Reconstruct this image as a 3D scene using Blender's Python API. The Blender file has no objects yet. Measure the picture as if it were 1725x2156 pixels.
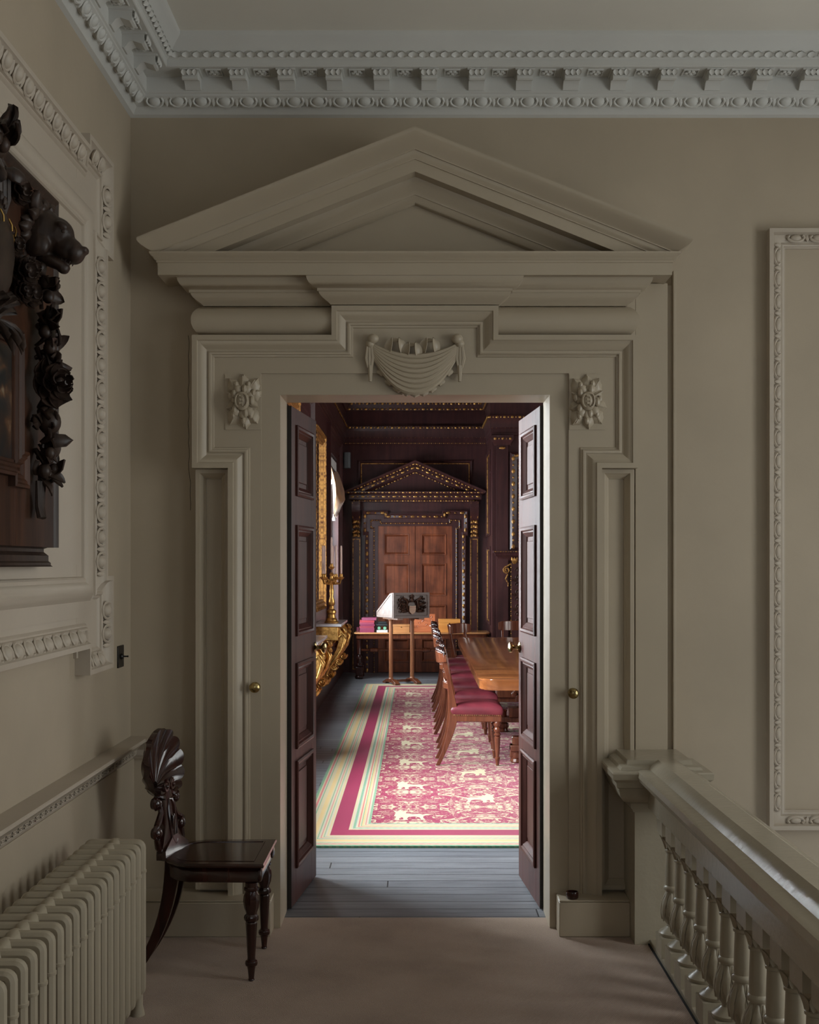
import bpy, bmesh, math, random
from mathutils import Vector, Matrix
PI = math.pi
random.seed(7)
S = bpy.context.scene
col = S.collection

HALL_P, REAR_P, ROOM_P, NEAR_K, SIDE_P = 46.0, 5.0, 310.0, 1.5, 420.0          # lamp powers, W
# ------------------------------------------------------------------ camera
F = 2550.0                      # focal length in pixels of a 1725 px wide frame
cd = bpy.data.cameras.new('camera')
cam = bpy.data.objects.new('camera', cd); col.objects.link(cam)
cam.location = (0, 0, 1.6); cam.rotation_euler = (PI/2, 0, 0)
cd.sensor_fit = 'HORIZONTAL'; cd.sensor_width = 36.0; cd.lens = 36.0*F/1725.0
cd.shift_x = -17.5/1725.0; cd.shift_y = 110.0/1725.0
cd.clip_start = 0.05; cd.clip_end = 100
S.camera = cam
# ------------------------------------------------------------------ exposure, world, daylight
S.view_settings.view_transform = 'Standard'; S.view_settings.look = 'None'
S.view_settings.exposure = 0.0; S.view_settings.gamma = 1.0
S.view_settings.use_curve_mapping = False
S.cycles.max_bounces = 8; S.cycles.diffuse_bounces = 4; S.cycles.glossy_bounces = 4
S.cycles.sample_clamp_indirect = 6.0
S.cycles.use_denoising = True
W = bpy.data.worlds.new('overcast_sky'); S.world = W; W.use_nodes = True
W.node_tree.nodes['Background'].inputs[0].default_value = (0.84, 0.91, 1.0, 1)
W.node_tree.nodes['Background'].inputs[1].default_value = 2.0

def area(name, loc, direction, sx, sy, power, colour, spread=PI):
    l = bpy.data.lights.new(name, 'AREA'); l.shape = 'RECTANGLE'; l.size = sx; l.size_y = sy
    l.energy = power; l.color = colour; l.spread = spread
    o = bpy.data.objects.new(name, l); col.objects.link(o); o.location = loc
    o.rotation_euler = Vector(direction).to_track_quat('-Z', 'Y').to_euler()
    return o
# hall: daylight of the stair window (right wall, behind the camera plane) plus an added soft fill from behind
area('hall_window_daylight', (3.85, 0.45, 2.0), (-1, 0.0, 0), 1.5, 2.6, HALL_P*0.48, (1.0, 0.965, 0.92))
area('stair_window_daylight', (3.85, 3.25, 1.75), (-1, 0.0, 0.0), 1.3, 2.9, HALL_P*1.75, (1.0, 0.965, 0.92))
area('rear_fill_light', (0.2, -3.85, 2.3), (0, 1, -0.05), 1.4, 2.2, REAR_P, (1.0, 0.93, 0.82))  # soft fill lamp, added behind the camera outside an invented window
# far room: daylight of its four tall windows on the left
WINS = [(6.30, 7.45), (8.00, 9.25), (10.95, 12.20), (14.75, 16.75)]
for (wy0, wy1), wk in zip(WINS, (NEAR_K, 1.8, 1.0, 1.0)):
    area('court_room_daylight', (-1.52, (wy0+wy1)/2, 2.0), (1, 0, -0.12), wy1-wy0, 2.3, ROOM_P*wk, (0.90, 0.95, 1.0))
# added fill from the right, through invented windows out of view
area('court_room_side_fill', (5.1, 10.8, 2.1), (-1, 0, -0.05), 4.5, 2.4, SIDE_P, (1.0, 0.95, 0.9))

# ------------------------------------------------------------------ node helpers
def new_mat(name):
    m = bpy.data.materials.new(name); m.use_nodes = True
    nt = m.node_tree; b = nt.nodes['Principled BSDF']
    return m, nt, b
def nd(nt, typ, **kw):
    n = nt.nodes.new(typ)
    for k, v in kw.items():
        if k.startswith('i_'):
            key = k[2:]
            key = int(key) if key.isdigit() else key.replace('_', ' ')
            n.inputs[key].default_value = v
        else: setattr(n, k, v)
    return n
def lk(nt, a, b): nt.links.new(a, b)
def coords(nt, scale=(1, 1, 1), rot=(0, 0, 0), kind='Object'):
    tc = nd(nt, 'ShaderNodeTexCoord'); mp = nd(nt, 'ShaderNodeMapping')
    mp.inputs['Scale'].default_value = scale; mp.inputs['Rotation'].default_value = rot
    lk(nt, tc.outputs[kind], mp.inputs[0]); return mp.outputs[0]
def ramp(nt, fac, stops, interp='LINEAR'):
    r = nd(nt, 'ShaderNodeValToRGB'); cr = r.color_ramp; cr.interpolation = interp
    while len(cr.elements) < len(stops): cr.elements.new(0.5)
    for e, (p, c) in zip(cr.elements, stops):
        e.position = p; e.color = (*c, 1) if len(c) == 3 else c
    lk(nt, fac, r.inputs[0]); return r.outputs[0]
def bump(nt, b, h, strength=0.2, dist=0.01):
    bp = nd(nt, 'ShaderNodeBump', i_Strength=strength, i_Distance=dist)
    lk(nt, h, bp.inputs['Height']); lk(nt, bp.outputs[0], b.inputs['Normal'])
def srgb(r, g, b):
    f = lambda c: ((c/255+0.055)/1.055)**2.4 if c > 10 else c/255/12.92
    return (f(r), f(g), f(b))

def paint(name, c, rough=0.5, var=0.06, bs=0.08, spec=0.4):
    m, nt, b = new_mat(name)
    v = coords(nt)
    n = nd(nt, 'ShaderNodeTexNoise', i_Scale=2.2, i_Detail=5.0); lk(nt, v, n.inputs['Vector'])
    c2 = tuple(x*(1-var*2) for x in c); c3 = tuple(min(1, x*(1+var)) for x in c)
    lk(nt, ramp(nt, n.outputs[0], [(0.3, c2), (0.7, c3)]), b.inputs['Base Color'])
    n2 = nd(nt, 'ShaderNodeTexNoise', i_Scale=38.0, i_Detail=6.0); lk(nt, v, n2.inputs['Vector'])
    bump(nt, b, n2.outputs[0], bs, 0.01)
    b.inputs['Roughness'].default_value = rough; b.inputs['Specular IOR Level'].default_value = spec
    return m
def wood(name, dark, light, axis=2, scale=1.0, rough=0.3, contrast=(0.3, 0.75), spec=0.5, coat=0.0, blotch=0.0):
    m, nt, b = new_mat(name)
    sc = [14*scale]*3; sc[axis] = 1.1*scale
    v = coords(nt, tuple(sc))
    n = nd(nt, 'ShaderNodeTexNoise', i_Scale=1.6, i_Detail=8.0, i_Roughness=0.62, i_Distortion=0.9); lk(nt, v, n.inputs['Vector'])
    c = ramp(nt, n.outputs[0], [(contrast[0], dark), (contrast[1], light)])
    if blotch > 0:
        v2 = coords(nt, (2.4, 2.4, 2.4))
        n3 = nd(nt, 'ShaderNodeTexNoise', i_Scale=2.0, i_Detail=3.0); lk(nt, v2, n3.inputs['Vector'])
        mx = nd(nt, 'ShaderNodeMix', data_type='RGBA', blend_type='MULTIPLY'); mx.inputs[0].default_value = blotch
        lk(nt, c, mx.inputs[6]); lk(nt, ramp(nt, n3.outputs[0], [(0.35, (0.35, 0.3, 0.3)), (0.6, (1, 1, 1))]), mx.inputs[7]); c = mx.outputs[2]
    lk(nt, c, b.inputs['Base Color'])
    bump(nt, b, n.outputs[0], 0.12, 0.004)
    b.inputs['Roughness'].default_value = rough; b.inputs['Specular IOR Level'].default_value = spec
    b.inputs['Coat Weight'].default_value = coat; b.inputs['Coat Roughness'].default_value = 0.12
    return m
def metal(name, c, rough=0.3, dirt=None, met=1.0):
    m, nt, b = new_mat(name)
    v = coords(nt)
    n = nd(nt, 'ShaderNodeTexNoise', i_Scale=34.0, i_Detail=6.0); lk(nt, v, n.inputs['Vector'])
    d = dirt or tuple(x*0.45 for x in c)
    lk(nt, ramp(nt, n.outputs[0], [(0.33, d), (0.58, c)]), b.inputs['Base Color'])
    b.inputs['Metallic'].default_value = met; b.inputs['Roughness'].default_value = rough
    return m
def plain(name, c, rough=0.5, met=0.0, emit=None, es=0.0):
    m, nt, b = new_mat(name)
    v = coords(nt); n = nd(nt, 'ShaderNodeTexNoise', i_Scale=30.0, i_Detail=3.0); lk(nt, v, n.inputs['Vector'])
    lk(nt, ramp(nt, n.outputs[0], [(0.2, tuple(x*0.9 for x in c)), (0.8, tuple(min(1, x*1.05) for x in c))]), b.inputs['Base Color'])
    b.inputs['Roughness'].default_value = rough; b.inputs['Metallic'].default_value = met
    return m

M = {}
M['wall'] = paint('stone_wall_paint', (0.42, 0.350, 0.258), 0.62, 0.04, 0.05)
M['wood_paint'] = paint('stone_gloss_paint', (0.42, 0.354, 0.262), 0.36, 0.03, 0.05)
M['plaster'] = paint('white_cornice_paint', (0.58, 0.575, 0.54), 0.6, 0.03, 0.06)
M['ceiling'] = paint('ceiling_paint', (0.76, 0.73, 0.65), 0.8, 0.02, 0.03)
M['hall_dark'] = paint('low_bounce_paint', (0.16, 0.125, 0.09), 0.7, 0.04, 0.05)  # unseen hall surfaces kept dark to cut bounced light
M['panel_paint'] = paint('panel_moulding_paint', (0.47, 0.405, 0.325), 0.5, 0.03, 0.10)
M['radiator'] = paint('radiator_enamel', (0.40, 0.345, 0.255), 0.42, 0.03, 0.05)
M['rail_paint'] = paint('balustrade_gloss_paint', (0.37, 0.325, 0.245), 0.20, 0.04, 0.14, 0.5)
M['baluster'] = paint('baluster_paint', (0.33, 0.285, 0.21), 0.3, 0.05, 0.10, 0.5)
M['hall_chair'] = wood('polished_mahogany', (0.010, 0.0035, 0.003), (0.055, 0.014, 0.009), 2, 1.0, 0.2, coat=0.35)
M['carved'] = wood('dark_carved_lime', (0.016, 0.010, 0.008), (0.060, 0.036, 0.025), 2, 1.4, 0.42, spec=0.3)
M['board'] = wood('walnut_board', (0.022, 0.010, 0.006), (0.090, 0.034, 0.016), 2, 0.6, 0.5, spec=0.25, blotch=0.4)
M['urn'] = wood('urn_wood', (0.018, 0.010, 0.009), (0.055, 0.030, 0.020), 0, 1.6, 0.35, blotch=0.8)
M['old_gold'] = metal('old_gilding', (0.32, 0.20, 0.06), 0.6, (0.25, 0.14, 0.04))
M['gilt'] = metal('bright_gilding', (0.72, 0.42, 0.13), 0.36, (0.36, 0.18, 0.045), 0.85)
M['gilt_dim'] = metal('worn_gilding', (0.52, 0.27, 0.075), 0.45, (0.10, 0.035, 0.015), 0.7)
M['brass'] = metal('brass', (0.50, 0.38, 0.17), 0.22, (0.16, 0.11, 0.05))
M['black_metal'] = plain('black_metal', (0.012, 0.011, 0.010), 0.4, 0.4)
M['leaf_door'] = wood('dark_oak_door', (0.036, 0.012, 0.009), (0.088, 0.027, 0.019), 2, 1.0, 0.42, spec=0.18, blotch=0.3)
M['door_edge'] = wood('door_edge_black', (0.006, 0.004, 0.004), (0.014, 0.010, 0.009), 2, 1.0, 0.5)
M['panelling'] = wood('dark_panelling', (0.036, 0.012, 0.013), (0.080, 0.026, 0.024), 2, 0.6, 0.34, blotch=0.3)
M['pine_door'] = wood('red_brown_door', (0.100, 0.026, 0.013), (0.32, 0.095, 0.040), 2, 0.7, 0.32, blotch=0.65)
M['door_gap'] = plain('dark_gap', (0.004, 0.003, 0.003), 0.9)
M['marble'] = paint('pale_marble', (0.62, 0.62, 0.64), 0.15, 0.15, 0.0, 0.6)

# ------------------------------------------------------------------ mesh helper
class MB:
    def __init__(s): s.v = []; s.f = []; s.m = Matrix()
    def add(s, vs, fs, m=None):
        k = len(s.v); mm = s.m @ m if m is not None else s.m
        s.v += [tuple(mm @ Vector(p)) for p in vs]
        s.f += [tuple(i+k for i in f) for f in fs]
    def box(s, x0, x1, y0, y1, z0, z1, m=None):
        s.add([(x0,y0,z0),(x1,y0,z0),(x1,y1,z0),(x0,y1,z0),(x0,y0,z1),(x1,y0,z1),(x1,y1,z1),(x0,y1,z1)],
              [(0,3,2,1),(4,5,6,7),(0,1,5,4),(1,2,6,5),(2,3,7,6),(3,0,4,7)], m)
    def rings(s, rr, closed_ring=True, cap=(True, True), loop=False, m=None):
        n = len(rr[0]); vs = [p for r in rr for p in r]; fs = []
        R = len(rr)
        for i in range(R if loop else R-1):
            j = (i+1) % R
            for k in range(n if closed_ring else n-1):
                l = (k+1) % n
                fs.append((i*n+k, i*n+l, j*n+l, j*n+k))
        if not loop and closed_ring:
            if cap[0]: fs.append(tuple(range(n))[::-1])
            if cap[1]: fs.append(tuple((R-1)*n+k for k in range(n)))
        s.add(vs, fs, m)
    def lathe(s, prof, cx=0, cy=0, n=16, m=None, flute=0, fd=0.0, frange=None):
        rr = []
        for (r, z) in prof:
            ring = []
            for k in range(n):
                a = 2*PI*k/n; q = r
                if flute and (frange is None or frange[0] <= z <= frange[1]): q = r*(1-fd*(0.5-0.5*math.cos(flute*a)))
                ring.append((cx+q*math.cos(a), cy+q*math.sin(a), z))
            rr.append(ring)
        s.rings(rr, m=m)
    def tube(s, pts, rad, n=8, closed=False, m=None, flat=1.0, caps=True):
        pts = [Vector(p) for p in pts]; N = len(pts)
        rads = rad if isinstance(rad, (list, tuple)) else [rad]*N
        up = None; rr = []
        for i, p in enumerate(pts):
            if closed: t = pts[(i+1) % N]-pts[i-1]
            else: t = pts[min(i+1, N-1)]-pts[max(i-1, 0)]
            if t.length < 1e-9: t = Vector((0, 0, 1))
            t.normalize()
            if up is None:
                a = Vector((0, 0, 1)) if abs(t.z) < 0.9 else Vector((1, 0, 0))
                up = (a - t*a.dot(t)).normalized()
            else:
                up = (up - t*up.dot(t))
                up = up.normalized() if up.length > 1e-6 else Vector((1, 0, 0))
            b = t.cross(up)
            rr.append([tuple(p + (up*math.cos(2*PI*k/n)*flat + b*math.sin(2*PI*k/n))*rads[i]) for k in range(n)])
        s.rings(rr, loop=closed, m=m, cap=(caps, caps))
    def ell(s, c, r, n=10, k=7, m=None):
        rr = []
        for i in range(k+1):
            th = PI*i/k; q = max(math.sin(th), 0.02)
            rr.append([(c[0]+r[0]*q*math.cos(2*PI*j/n), c[1]+r[1]*q*math.sin(2*PI*j/n), c[2]+r[2]*math.cos(th)) for j in range(n)])
        s.rings(rr, m=m)
    def prism(s, poly, axis, a0, a1, m=None):
        # poly of 2-D points; axis 0: (y,z) extruded along x, 1: (x,z) along y, 2: (x,y) along z
        f = {0: lambda p, a: (a, p[0], p[1]), 1: lambda p, a: (p[0], a, p[1]), 2: lambda p, a: (p[0], p[1], a)}[axis]
        s.rings([[f(p, a0) for p in poly], [f(p, a1) for p in poly]], m=m)
    def sweep(s, path, prof, mp, closed=False, cap=True, m=None):
        """profile (u = offset to the right of travel, v) swept along a mitred 2-D path; mp(a, b, v) -> xyz"""
        N = len(path); rr = []
        for i in range(N):
            def nrm(p, q):
                dx, dy = q[0]-p[0], q[1]-p[1]; L = math.hypot(dx, dy); return (dy/L, -dx/L)
            if closed: n1 = nrm(path[i-1], path[i]); n2 = nrm(path[i], path[(i+1) % N])
            else:
                n1 = nrm(path[max(i-1, 0)], path[max(i, 1)]) if i > 0 else nrm(path[0], path[1])
                n2 = nrm(path[i], path[i+1]) if i < N-1 else n1
            d = 1+n1[0]*n2[0]+n1[1]*n2[1]
            mx, my = (n1[0]+n2[0])/d, (n1[1]+n2[1])/d
            rr.append([mp(path[i][0]+mx*u, path[i][1]+my*u, v) for (u, v) in prof])
        s.rings(rr, closed_ring=False, loop=closed, m=m)
        if not closed and cap and len(prof) > 2:
            n = len(prof); vs = rr[0]+rr[-1]
            s.add(vs, [tuple(range(n))[::-1], tuple(range(n, 2*n))], m)
    def leaf(s, base, tip, normal, width, cup=0.3, bend=0.0, n=7, thick=0.004, lobes=0, m=None, blunt=0.0):
        """a cupped leaf or petal with thickness"""
        base, tip, normal = Vector(base), Vector(tip), Vector(normal).normalized()
        d = tip-base; L = d.length; t = d.normalized(); sd = t.cross(normal).normalized(); nn = sd.cross(t)
        top = []; bot = []
        for i in range(n+1):
            u = i/n
            w = width*0.5*(math.sin(PI*min(1, (u*(0.93-blunt)+0.07)))**0.7)
            if lobes: w *= 1-0.28*abs(math.sin(u*PI*lobes))
            c = base+t*(L*u)+nn*(bend*L*math.sin(PI*u*0.9))
            row = []; rb = []
            for q in (-1, -0.5, 0, 0.5, 1):
                p = c+sd*(w*q)+nn*(cup*width*0.5*(q*q))
                row.append(tuple(p)); rb.append(tuple(p-nn*thick))
            top.append(row); bot.append(rb[::-1])
        s.rings([a+b for a, b in zip(top, bot)], m=m)
    def build(s, name, mat, parent=None, bevel=0.0, smooth=35, remesh=0.0, seg=2):
        me = bpy.data.meshes.new(name); me.from_pydata(s.v, [], s.f)
        bm = bmesh.new(); bm.from_mesh(me); bmesh.ops.recalc_face_normals(bm, faces=bm.faces); bm.to_mesh(me); bm.free()
        if isinstance(mat, str): mat = M[mat]
        me.materials.append(mat)
        if smooth and not remesh:
            me.shade_smooth(); me.set_sharp_from_angle(angle=math.radians(smooth))
        o = bpy.data.objects.new(name, me); col.objects.link(o)
        if bevel:
            b = o.modifiers.new('bevel', 'BEVEL'); b.width = bevel; b.segments = seg; b.limit_method = 'ANGLE'; b.angle_limit = math.radians(40)
            b.harden_normals = False
        if remesh:
            r = o.modifiers.new('remesh', 'REMESH'); r.mode = 'VOXEL'; r.voxel_size = remesh; r.use_smooth_shade = True
            sm = o.modifiers.new('smooth', 'SMOOTH'); sm.factor = 0.5; sm.iterations = 2
        if parent is not None:
            o.parent = parent
            if parent.type == 'EMPTY' or True: o.matrix_parent_inverse = parent_world(parent).inverted()
        return o
def parent_world(o):
    m = o.matrix_basis.copy(); p = o
    while p.parent is not None:
        m = p.parent.matrix_basis @ p.matrix_parent_inverse @ m; p = p.parent
    return m
def tag(o, label=None, cat=None, group=None, kind=None):
    if label: o['label'] = label
    if cat: o['category'] = cat
    if group: o['group'] = group
    if kind: o['kind'] = kind
    return o
def thing(name, label, cat, loc=(0, 0, 0), group=None, kind=None, rz=0.0):
    o = bpy.data.objects.new(name, None); col.objects.link(o); o.empty_display_size = 0.1
    o.location = loc; o.rotation_euler = (0, 0, rz)
    return tag(o, label, cat, group, kind)
def kids(o): return [c for c in list(bpy.data.objects) if c.parent == o]
def copy_tree(o, parent=None):
    ch = kids(o); c = o.copy(); col.objects.link(c)
    c.parent = parent
    for k in ch: copy_tree(k, c)
    return c
def local(root):
    """new parts of a thing made in the thing's own frame: build at the origin, then reset the parent inverse"""
    for k in kids(root):
        k.matrix_parent_inverse = Matrix()
        local(k)

def egg(mb, c, ax, up, out, w, h, d):
    """egg and dart unit; c centre, ax along, up across, out proud"""
    c, ax, up, out = Vector(c), Vector(ax), Vector(up), Vector(out)
    mm = Matrix((( *ax, 0), (*up, 0), (*out, 0), (0, 0, 0, 1))).transposed(); mm.translation = c
    mb.ell((0, 0.0, 0), (w*0.27, h*0.50, d), 10, 8, m=mm)
    pts = [(w*0.36*math.sin(a), -h*0.52*math.cos(a)*1.0+h*0.04, d*0.35) for a in [(-2.2+4.4*i/8) for i in range(9)]]
    mb.tube(pts, w*0.06, 5, m=mm)
    mb.leaf((w*0.5, h*0.5, d*0.1), (w*0.5, -h*0.5, d*0.3), (0, 0, 1), w*0.2, -0.3, 0.1, 4, 0.004, m=mm)
def egg_run(mb, p0, p1, up, out, pitch, h, d):
    p0, p1 = Vector(p0), Vector(p1); L = (p1-p0).length; n = max(1, round(L/pitch)); ax = (p1-p0).normalized(); w = L/n
    for i in range(n): egg(mb, p0+ax*(w*(i+0.5)), ax, up, out, w, h, d)

# ================================================================== THE HALL: shell
XL, YB = -1.281, 5.40                    # left wall, back wall
XR, YF = 3.5, -3.5                       # right wall of the stairwell, wall behind the photographer
ZC = 3.86
CX = -0.0125                             # centre line of the doorcase
OW, OH = 0.5925, 2.345                   # half width and height of the door opening
def struct(mb, name, mat, label, cat, parent=None, **k):
    o = mb.build(name, mat, parent, **k)
    if parent is None: tag(o, label, cat, kind='structure')
    return o
m = MB()
m.box(XL-0.2, CX-OW-0.03, YB, YB+0.16, -0.3, ZC+0.1); m.box(CX+OW+0.03, XR+0.2, YB, YB+0.16, -0.3, ZC+0.1)
m.box(CX-OW-0.03, CX+OW+0.03, YB, YB+0.16, OH+0.03, ZC+0.1); m.box(1.0, XR+0.2, YB, YB+0.16, -2.6, -0.3)
struct(m, 'wall_back', 'wall', 'stone coloured plaster wall around the great doorcase', 'wall')
m = MB(); m.box(XL-0.2, XL, YF, YB, -0.3, ZC+0.1)
struct(m, 'wall_left', 'wall', 'plaster wall on the left behind the carved panel and the radiator', 'wall')
# right wall with the stair window, front wall with an invented window for the rear fill
m = MB()
m.box(XR, XR+0.2, YF, -0.35, -2.6, ZC+0.1); m.box(XR, XR+0.2, 1.25, 2.55, -2.6, ZC+0.1); m.box(XR, XR+0.2, 3.95, YB, -2.6, ZC+0.1)
m.box(XR, XR+0.2, 2.55, 3.95, -2.6, 0.25); m.box(XR, XR+0.2, 2.55, 3.95, 3.25, ZC+0.1)
m.box(XR, XR+0.2, -0.35, 1.25, -2.6, 0.65); m.box(XR, XR+0.2, -0.35, 1.25, 3.35, ZC+0.1)
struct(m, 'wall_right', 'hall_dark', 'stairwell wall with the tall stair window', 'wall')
m = MB()
m.box(XL-0.2, -0.55, YF-0.2, YF, -0.3, ZC+0.1); m.box(0.95, XR+0.2, YF-0.2, YF, -2.6, ZC+0.1)
m.box(-0.55, 0.95, YF-0.2, YF, -0.3, 1.15); m.box(-0.55, 0.95, YF-0.2, YF, 3.45, ZC+0.1)
struct(m, 'wall_front', 'hall_dark', 'wall behind the photographer with one window added for fill light', 'wall')
m = MB(); m.box(XL-0.2, XR+0.2, YF-0.2, YB+0.16, ZC, ZC+0.15)
struct(m, 'ceiling', 'ceiling', 'flat grey white plaster ceiling of the hall', 'ceiling')

# carpeted landing floor
def carpet_mat():
    mt, nt, b = new_mat('taupe_twill_carpet')
    v = coords(nt, (1, 1, 1), (0, 0, 0.55))
    w = nd(nt, 'ShaderNodeTexWave', i_Scale=48.0, i_Distortion=3.0, i_Detail=2.0); w.inputs['Detail Scale'].default_value = 6.0
    lk(nt, v, w.inputs['Vector'])
    n = nd(nt, 'ShaderNodeTexNoise', i_Scale=240.0, i_Detail=4.0); lk(nt, v, n.inputs['Vector'])
    n2 = nd(nt, 'ShaderNodeTexNoise', i_Scale=2.5, i_Detail=3.0); lk(nt, v, n2.inputs['Vector'])
    mx = nd(nt, 'ShaderNodeMath', operation='ADD'); lk(nt, w.outputs[1], mx.inputs[0]); lk(nt, n.outputs[0], mx.inputs[1])
    md = nd(nt, 'ShaderNodeMath', operation='MULTIPLY_ADD'); lk(nt, mx.outputs[0], md.inputs[0]); md.inputs[1].default_value = 0.35
    lk(nt, n2.outputs[0], md.inputs[2])
    lk(nt, ramp(nt, md.outputs[0], [(0.45, (0.28, 0.198, 0.150)), (1.15, (0.48, 0.365, 0.285))]), b.inputs['Base Color'])
    bump(nt, b, mx.outputs[0], 0.5, 0.006)
    b.inputs['Roughness'].default_value = 0.95; b.inputs['Specular IOR Level'].default_value = 0.1
    b.inputs['Sheen Weight'].default_value = 0.2
    return mt
M['hall_carpet'] = carpet_mat()
m = MB(); m.box(XL-0.2, 0.975, YF-0.2, YB, -0.3, 0.0); m.box(CX-OW-0.03, CX+OW+0.03, YB, 5.485, -0.3, 0.0)
struct(m, 'floor', 'hall_carpet', 'taupe twill carpet of the landing', 'floor')
m = MB(); m.box(1.12, XR+0.2, YF-0.2, YB+0.16, -2.75, -2.6)
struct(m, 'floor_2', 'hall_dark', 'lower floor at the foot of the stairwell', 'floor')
m = MB(); m.box(0.975, 1.12, YF, YB, -0.42, -0.001)
struct(m, 'trim_1', 'wood_paint', 'painted edge of the landing under the balustrade', 'trim')

# windows of the hall (beside the photographer; the one behind is added for fill light)
def sash(name, label, axis, pos, a0, a1, z0, z1, nx, nz, depth=0.05, bar=0.022):
    t = thing(name, label, 'window', (0, 0, 0), kind='structure')
    fr = MB(); gl = MB()
    def bx(mb, p0, p1, q0, q1, d):
        if axis == 0: mb.box(pos-d/2, pos+d/2, p0, p1, q0, q1)
        else: mb.box(p0, p1, pos-d/2, pos+d/2, q0, q1)
    bx(fr, a0, a0+0.06, z0, z1, depth); bx(fr, a1-0.06, a1, z0, z1, depth)
    bx(fr, a0+0.06, a1-0.06, z0, z0+0.08, depth); bx(fr, a0+0.06, a1-0.06, z1-0.07, z1, depth)
    bx(fr, a0+0.06, a1-0.06, (z0+z1)/2-0.025, (z0+z1)/2+0.025, depth*1.2)
    for i in range(1, nx):
        a = a0+0.06+(a1-a0-0.12)*i/nx; bx(fr, a-bar/2, a+bar/2, z0+0.08, z1-0.07, depth*0.7)
    for j in range(1, nz):
        if j*2 == nz: continue
        z = z0+0.08+(z1-z0-0.15)*j/nz; bx(fr, a0+0.06, a1-0.06, z-bar/2, z+bar/2, depth*0.7)
    fr.build('window_frame', 'plaster', t)
    bx(gl, a0+0.05, a1-0.05, z0+0.05, z1-0.05, 0.004)
    gl.build('pane', M['glass'], t)
    return t
mt, nt, b = new_mat('window_glass')
for n in list(nt.nodes):
    if n.type == 'BSDF_PRINCIPLED': nt.nodes.remove(n)
tr = nd(nt, 'ShaderNodeBsdfTransparent'); tr.inputs[0].default_value = (0.94, 0.96, 0.96, 1)
gs = nd(nt, 'ShaderNodeBsdfGlossy'); gs.inputs['Roughness'].default_value = 0.02
mxs = nd(nt, 'ShaderNodeMixShader'); mxs.inputs[0].default_value = 0.06
lk(nt, tr.outputs[0], mxs.inputs[1]); lk(nt, gs.outputs[0], mxs.inputs[2])
lk(nt, mxs.outputs[0], [n for n in nt.nodes if n.type == 'OUTPUT_MATERIAL'][0].inputs[0])
M['glass'] = mt
sash('window_1', 'tall sash window lighting the stairwell', 0, XR+0.12, -0.35, 1.25, 0.65, 3.35, 3, 6)
sash('window_20', 'second tall sash window of the stairwell', 0, XR+0.12, 2.55, 3.95, 0.25, 3.25, 3, 6)
sash('window_2', 'added sash window for fill light behind the photographer', 1, YF-0.12, -0.55, 0.95, 1.15, 3.45, 3, 4)
# ------------------------------------------------------------------ great cornice
m = MB()
# out from wall, z
cp = [(0, 3.590), (0.018, 3.598), (0.022, 3.606), (0.030, 3.622), (0.034, 3.626), (0.034, 3.628), (0.050, 3.634), (0.078, 3.652), (0.084, 3.656),
      (0.084, 3.664), (0.092, 3.668), (0.092, 3.735), (0.200, 3.735), (0.204, 3.738), (0.204, 3.766), (0.212, 3.770), (0.230, 3.792), (0.234, 3.797),
      (0.238, 3.803), (0.244, 3.812), (0.258, 3.826), (0.270, 3.838), (0.274, 3.846), (0.274, 3.862)]
def hallmap(a, b_, v): return (a, b_, v)
m.sweep([(XL, YF), (XL, YB), (XR, YB)], [(o, z) for o, z in cp], hallmap)
crn = struct(m, 'trim_2', 'plaster', 'white plaster cornice with egg and dart, brackets and rosettes', 'cornice')
e = MB()
ue = Vector((0.30, 0, 0)); 
s2 = math.sqrt(0.5)
up_b = Vector((0, -0.55, 0.84)).normalized(); out_b = Vector((0, -0.84, -0.55)).normalized()
egg_run(e, (XL+0.07, YB-0.060, 3.641), (2.6, YB-0.060, 3.641), up_b, out_b, 0.103, 0.048, 0.018)
up_l = Vector((0.55, 0, 0.84)).normalized(); out_l = Vector((0.84, 0, -0.55)).normalized()
egg_run(e, (XL+0.060, YB-0.07, 3.641), (XL+0.060, 2.2, 3.641), up_l, out_l, 0.103, 0.048, 0.018)
e.build('egg_and_dart', 'plaster', crn)
e = MB()
def leafband(mb, p0, p1, up, out, pitch, h):
    p0, p1 = Vector(p0), Vector(p1); n = round((p1-p0).length/pitch); ax = (p1-p0)/n
    for i in range(n):
        c = p0+ax*(i+0.5)
        mb.leaf(c-up*h*0.5, c+up*h*0.5, out, pitch*0.95, 0.35, 0.16, 5, 0.003)
        mb.leaf(c+ax*0.5+up*h*0.5, c+ax*0.5-up*h*0.4, out, pitch*0.4, -0.3, 0.2, 4, 0.003)
leafband(e, (XL+0.225, YB-0.222, 3.782), (2.4, YB-0.222, 3.782), Vector((0, -0.6, 0.8)), Vector((0, -0.8, -0.6)), 0.046, 0.026)
leafband(e, (XL+0.222, YB-0.225, 3.782), (XL+0.222, 2.6, 3.782), Vector((0.6, 0, 0.8)), Vector((0.8, 0, -0.6)), 0.046, 0.026)
e.build('leaf_band', 'plaster', crn)
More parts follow.
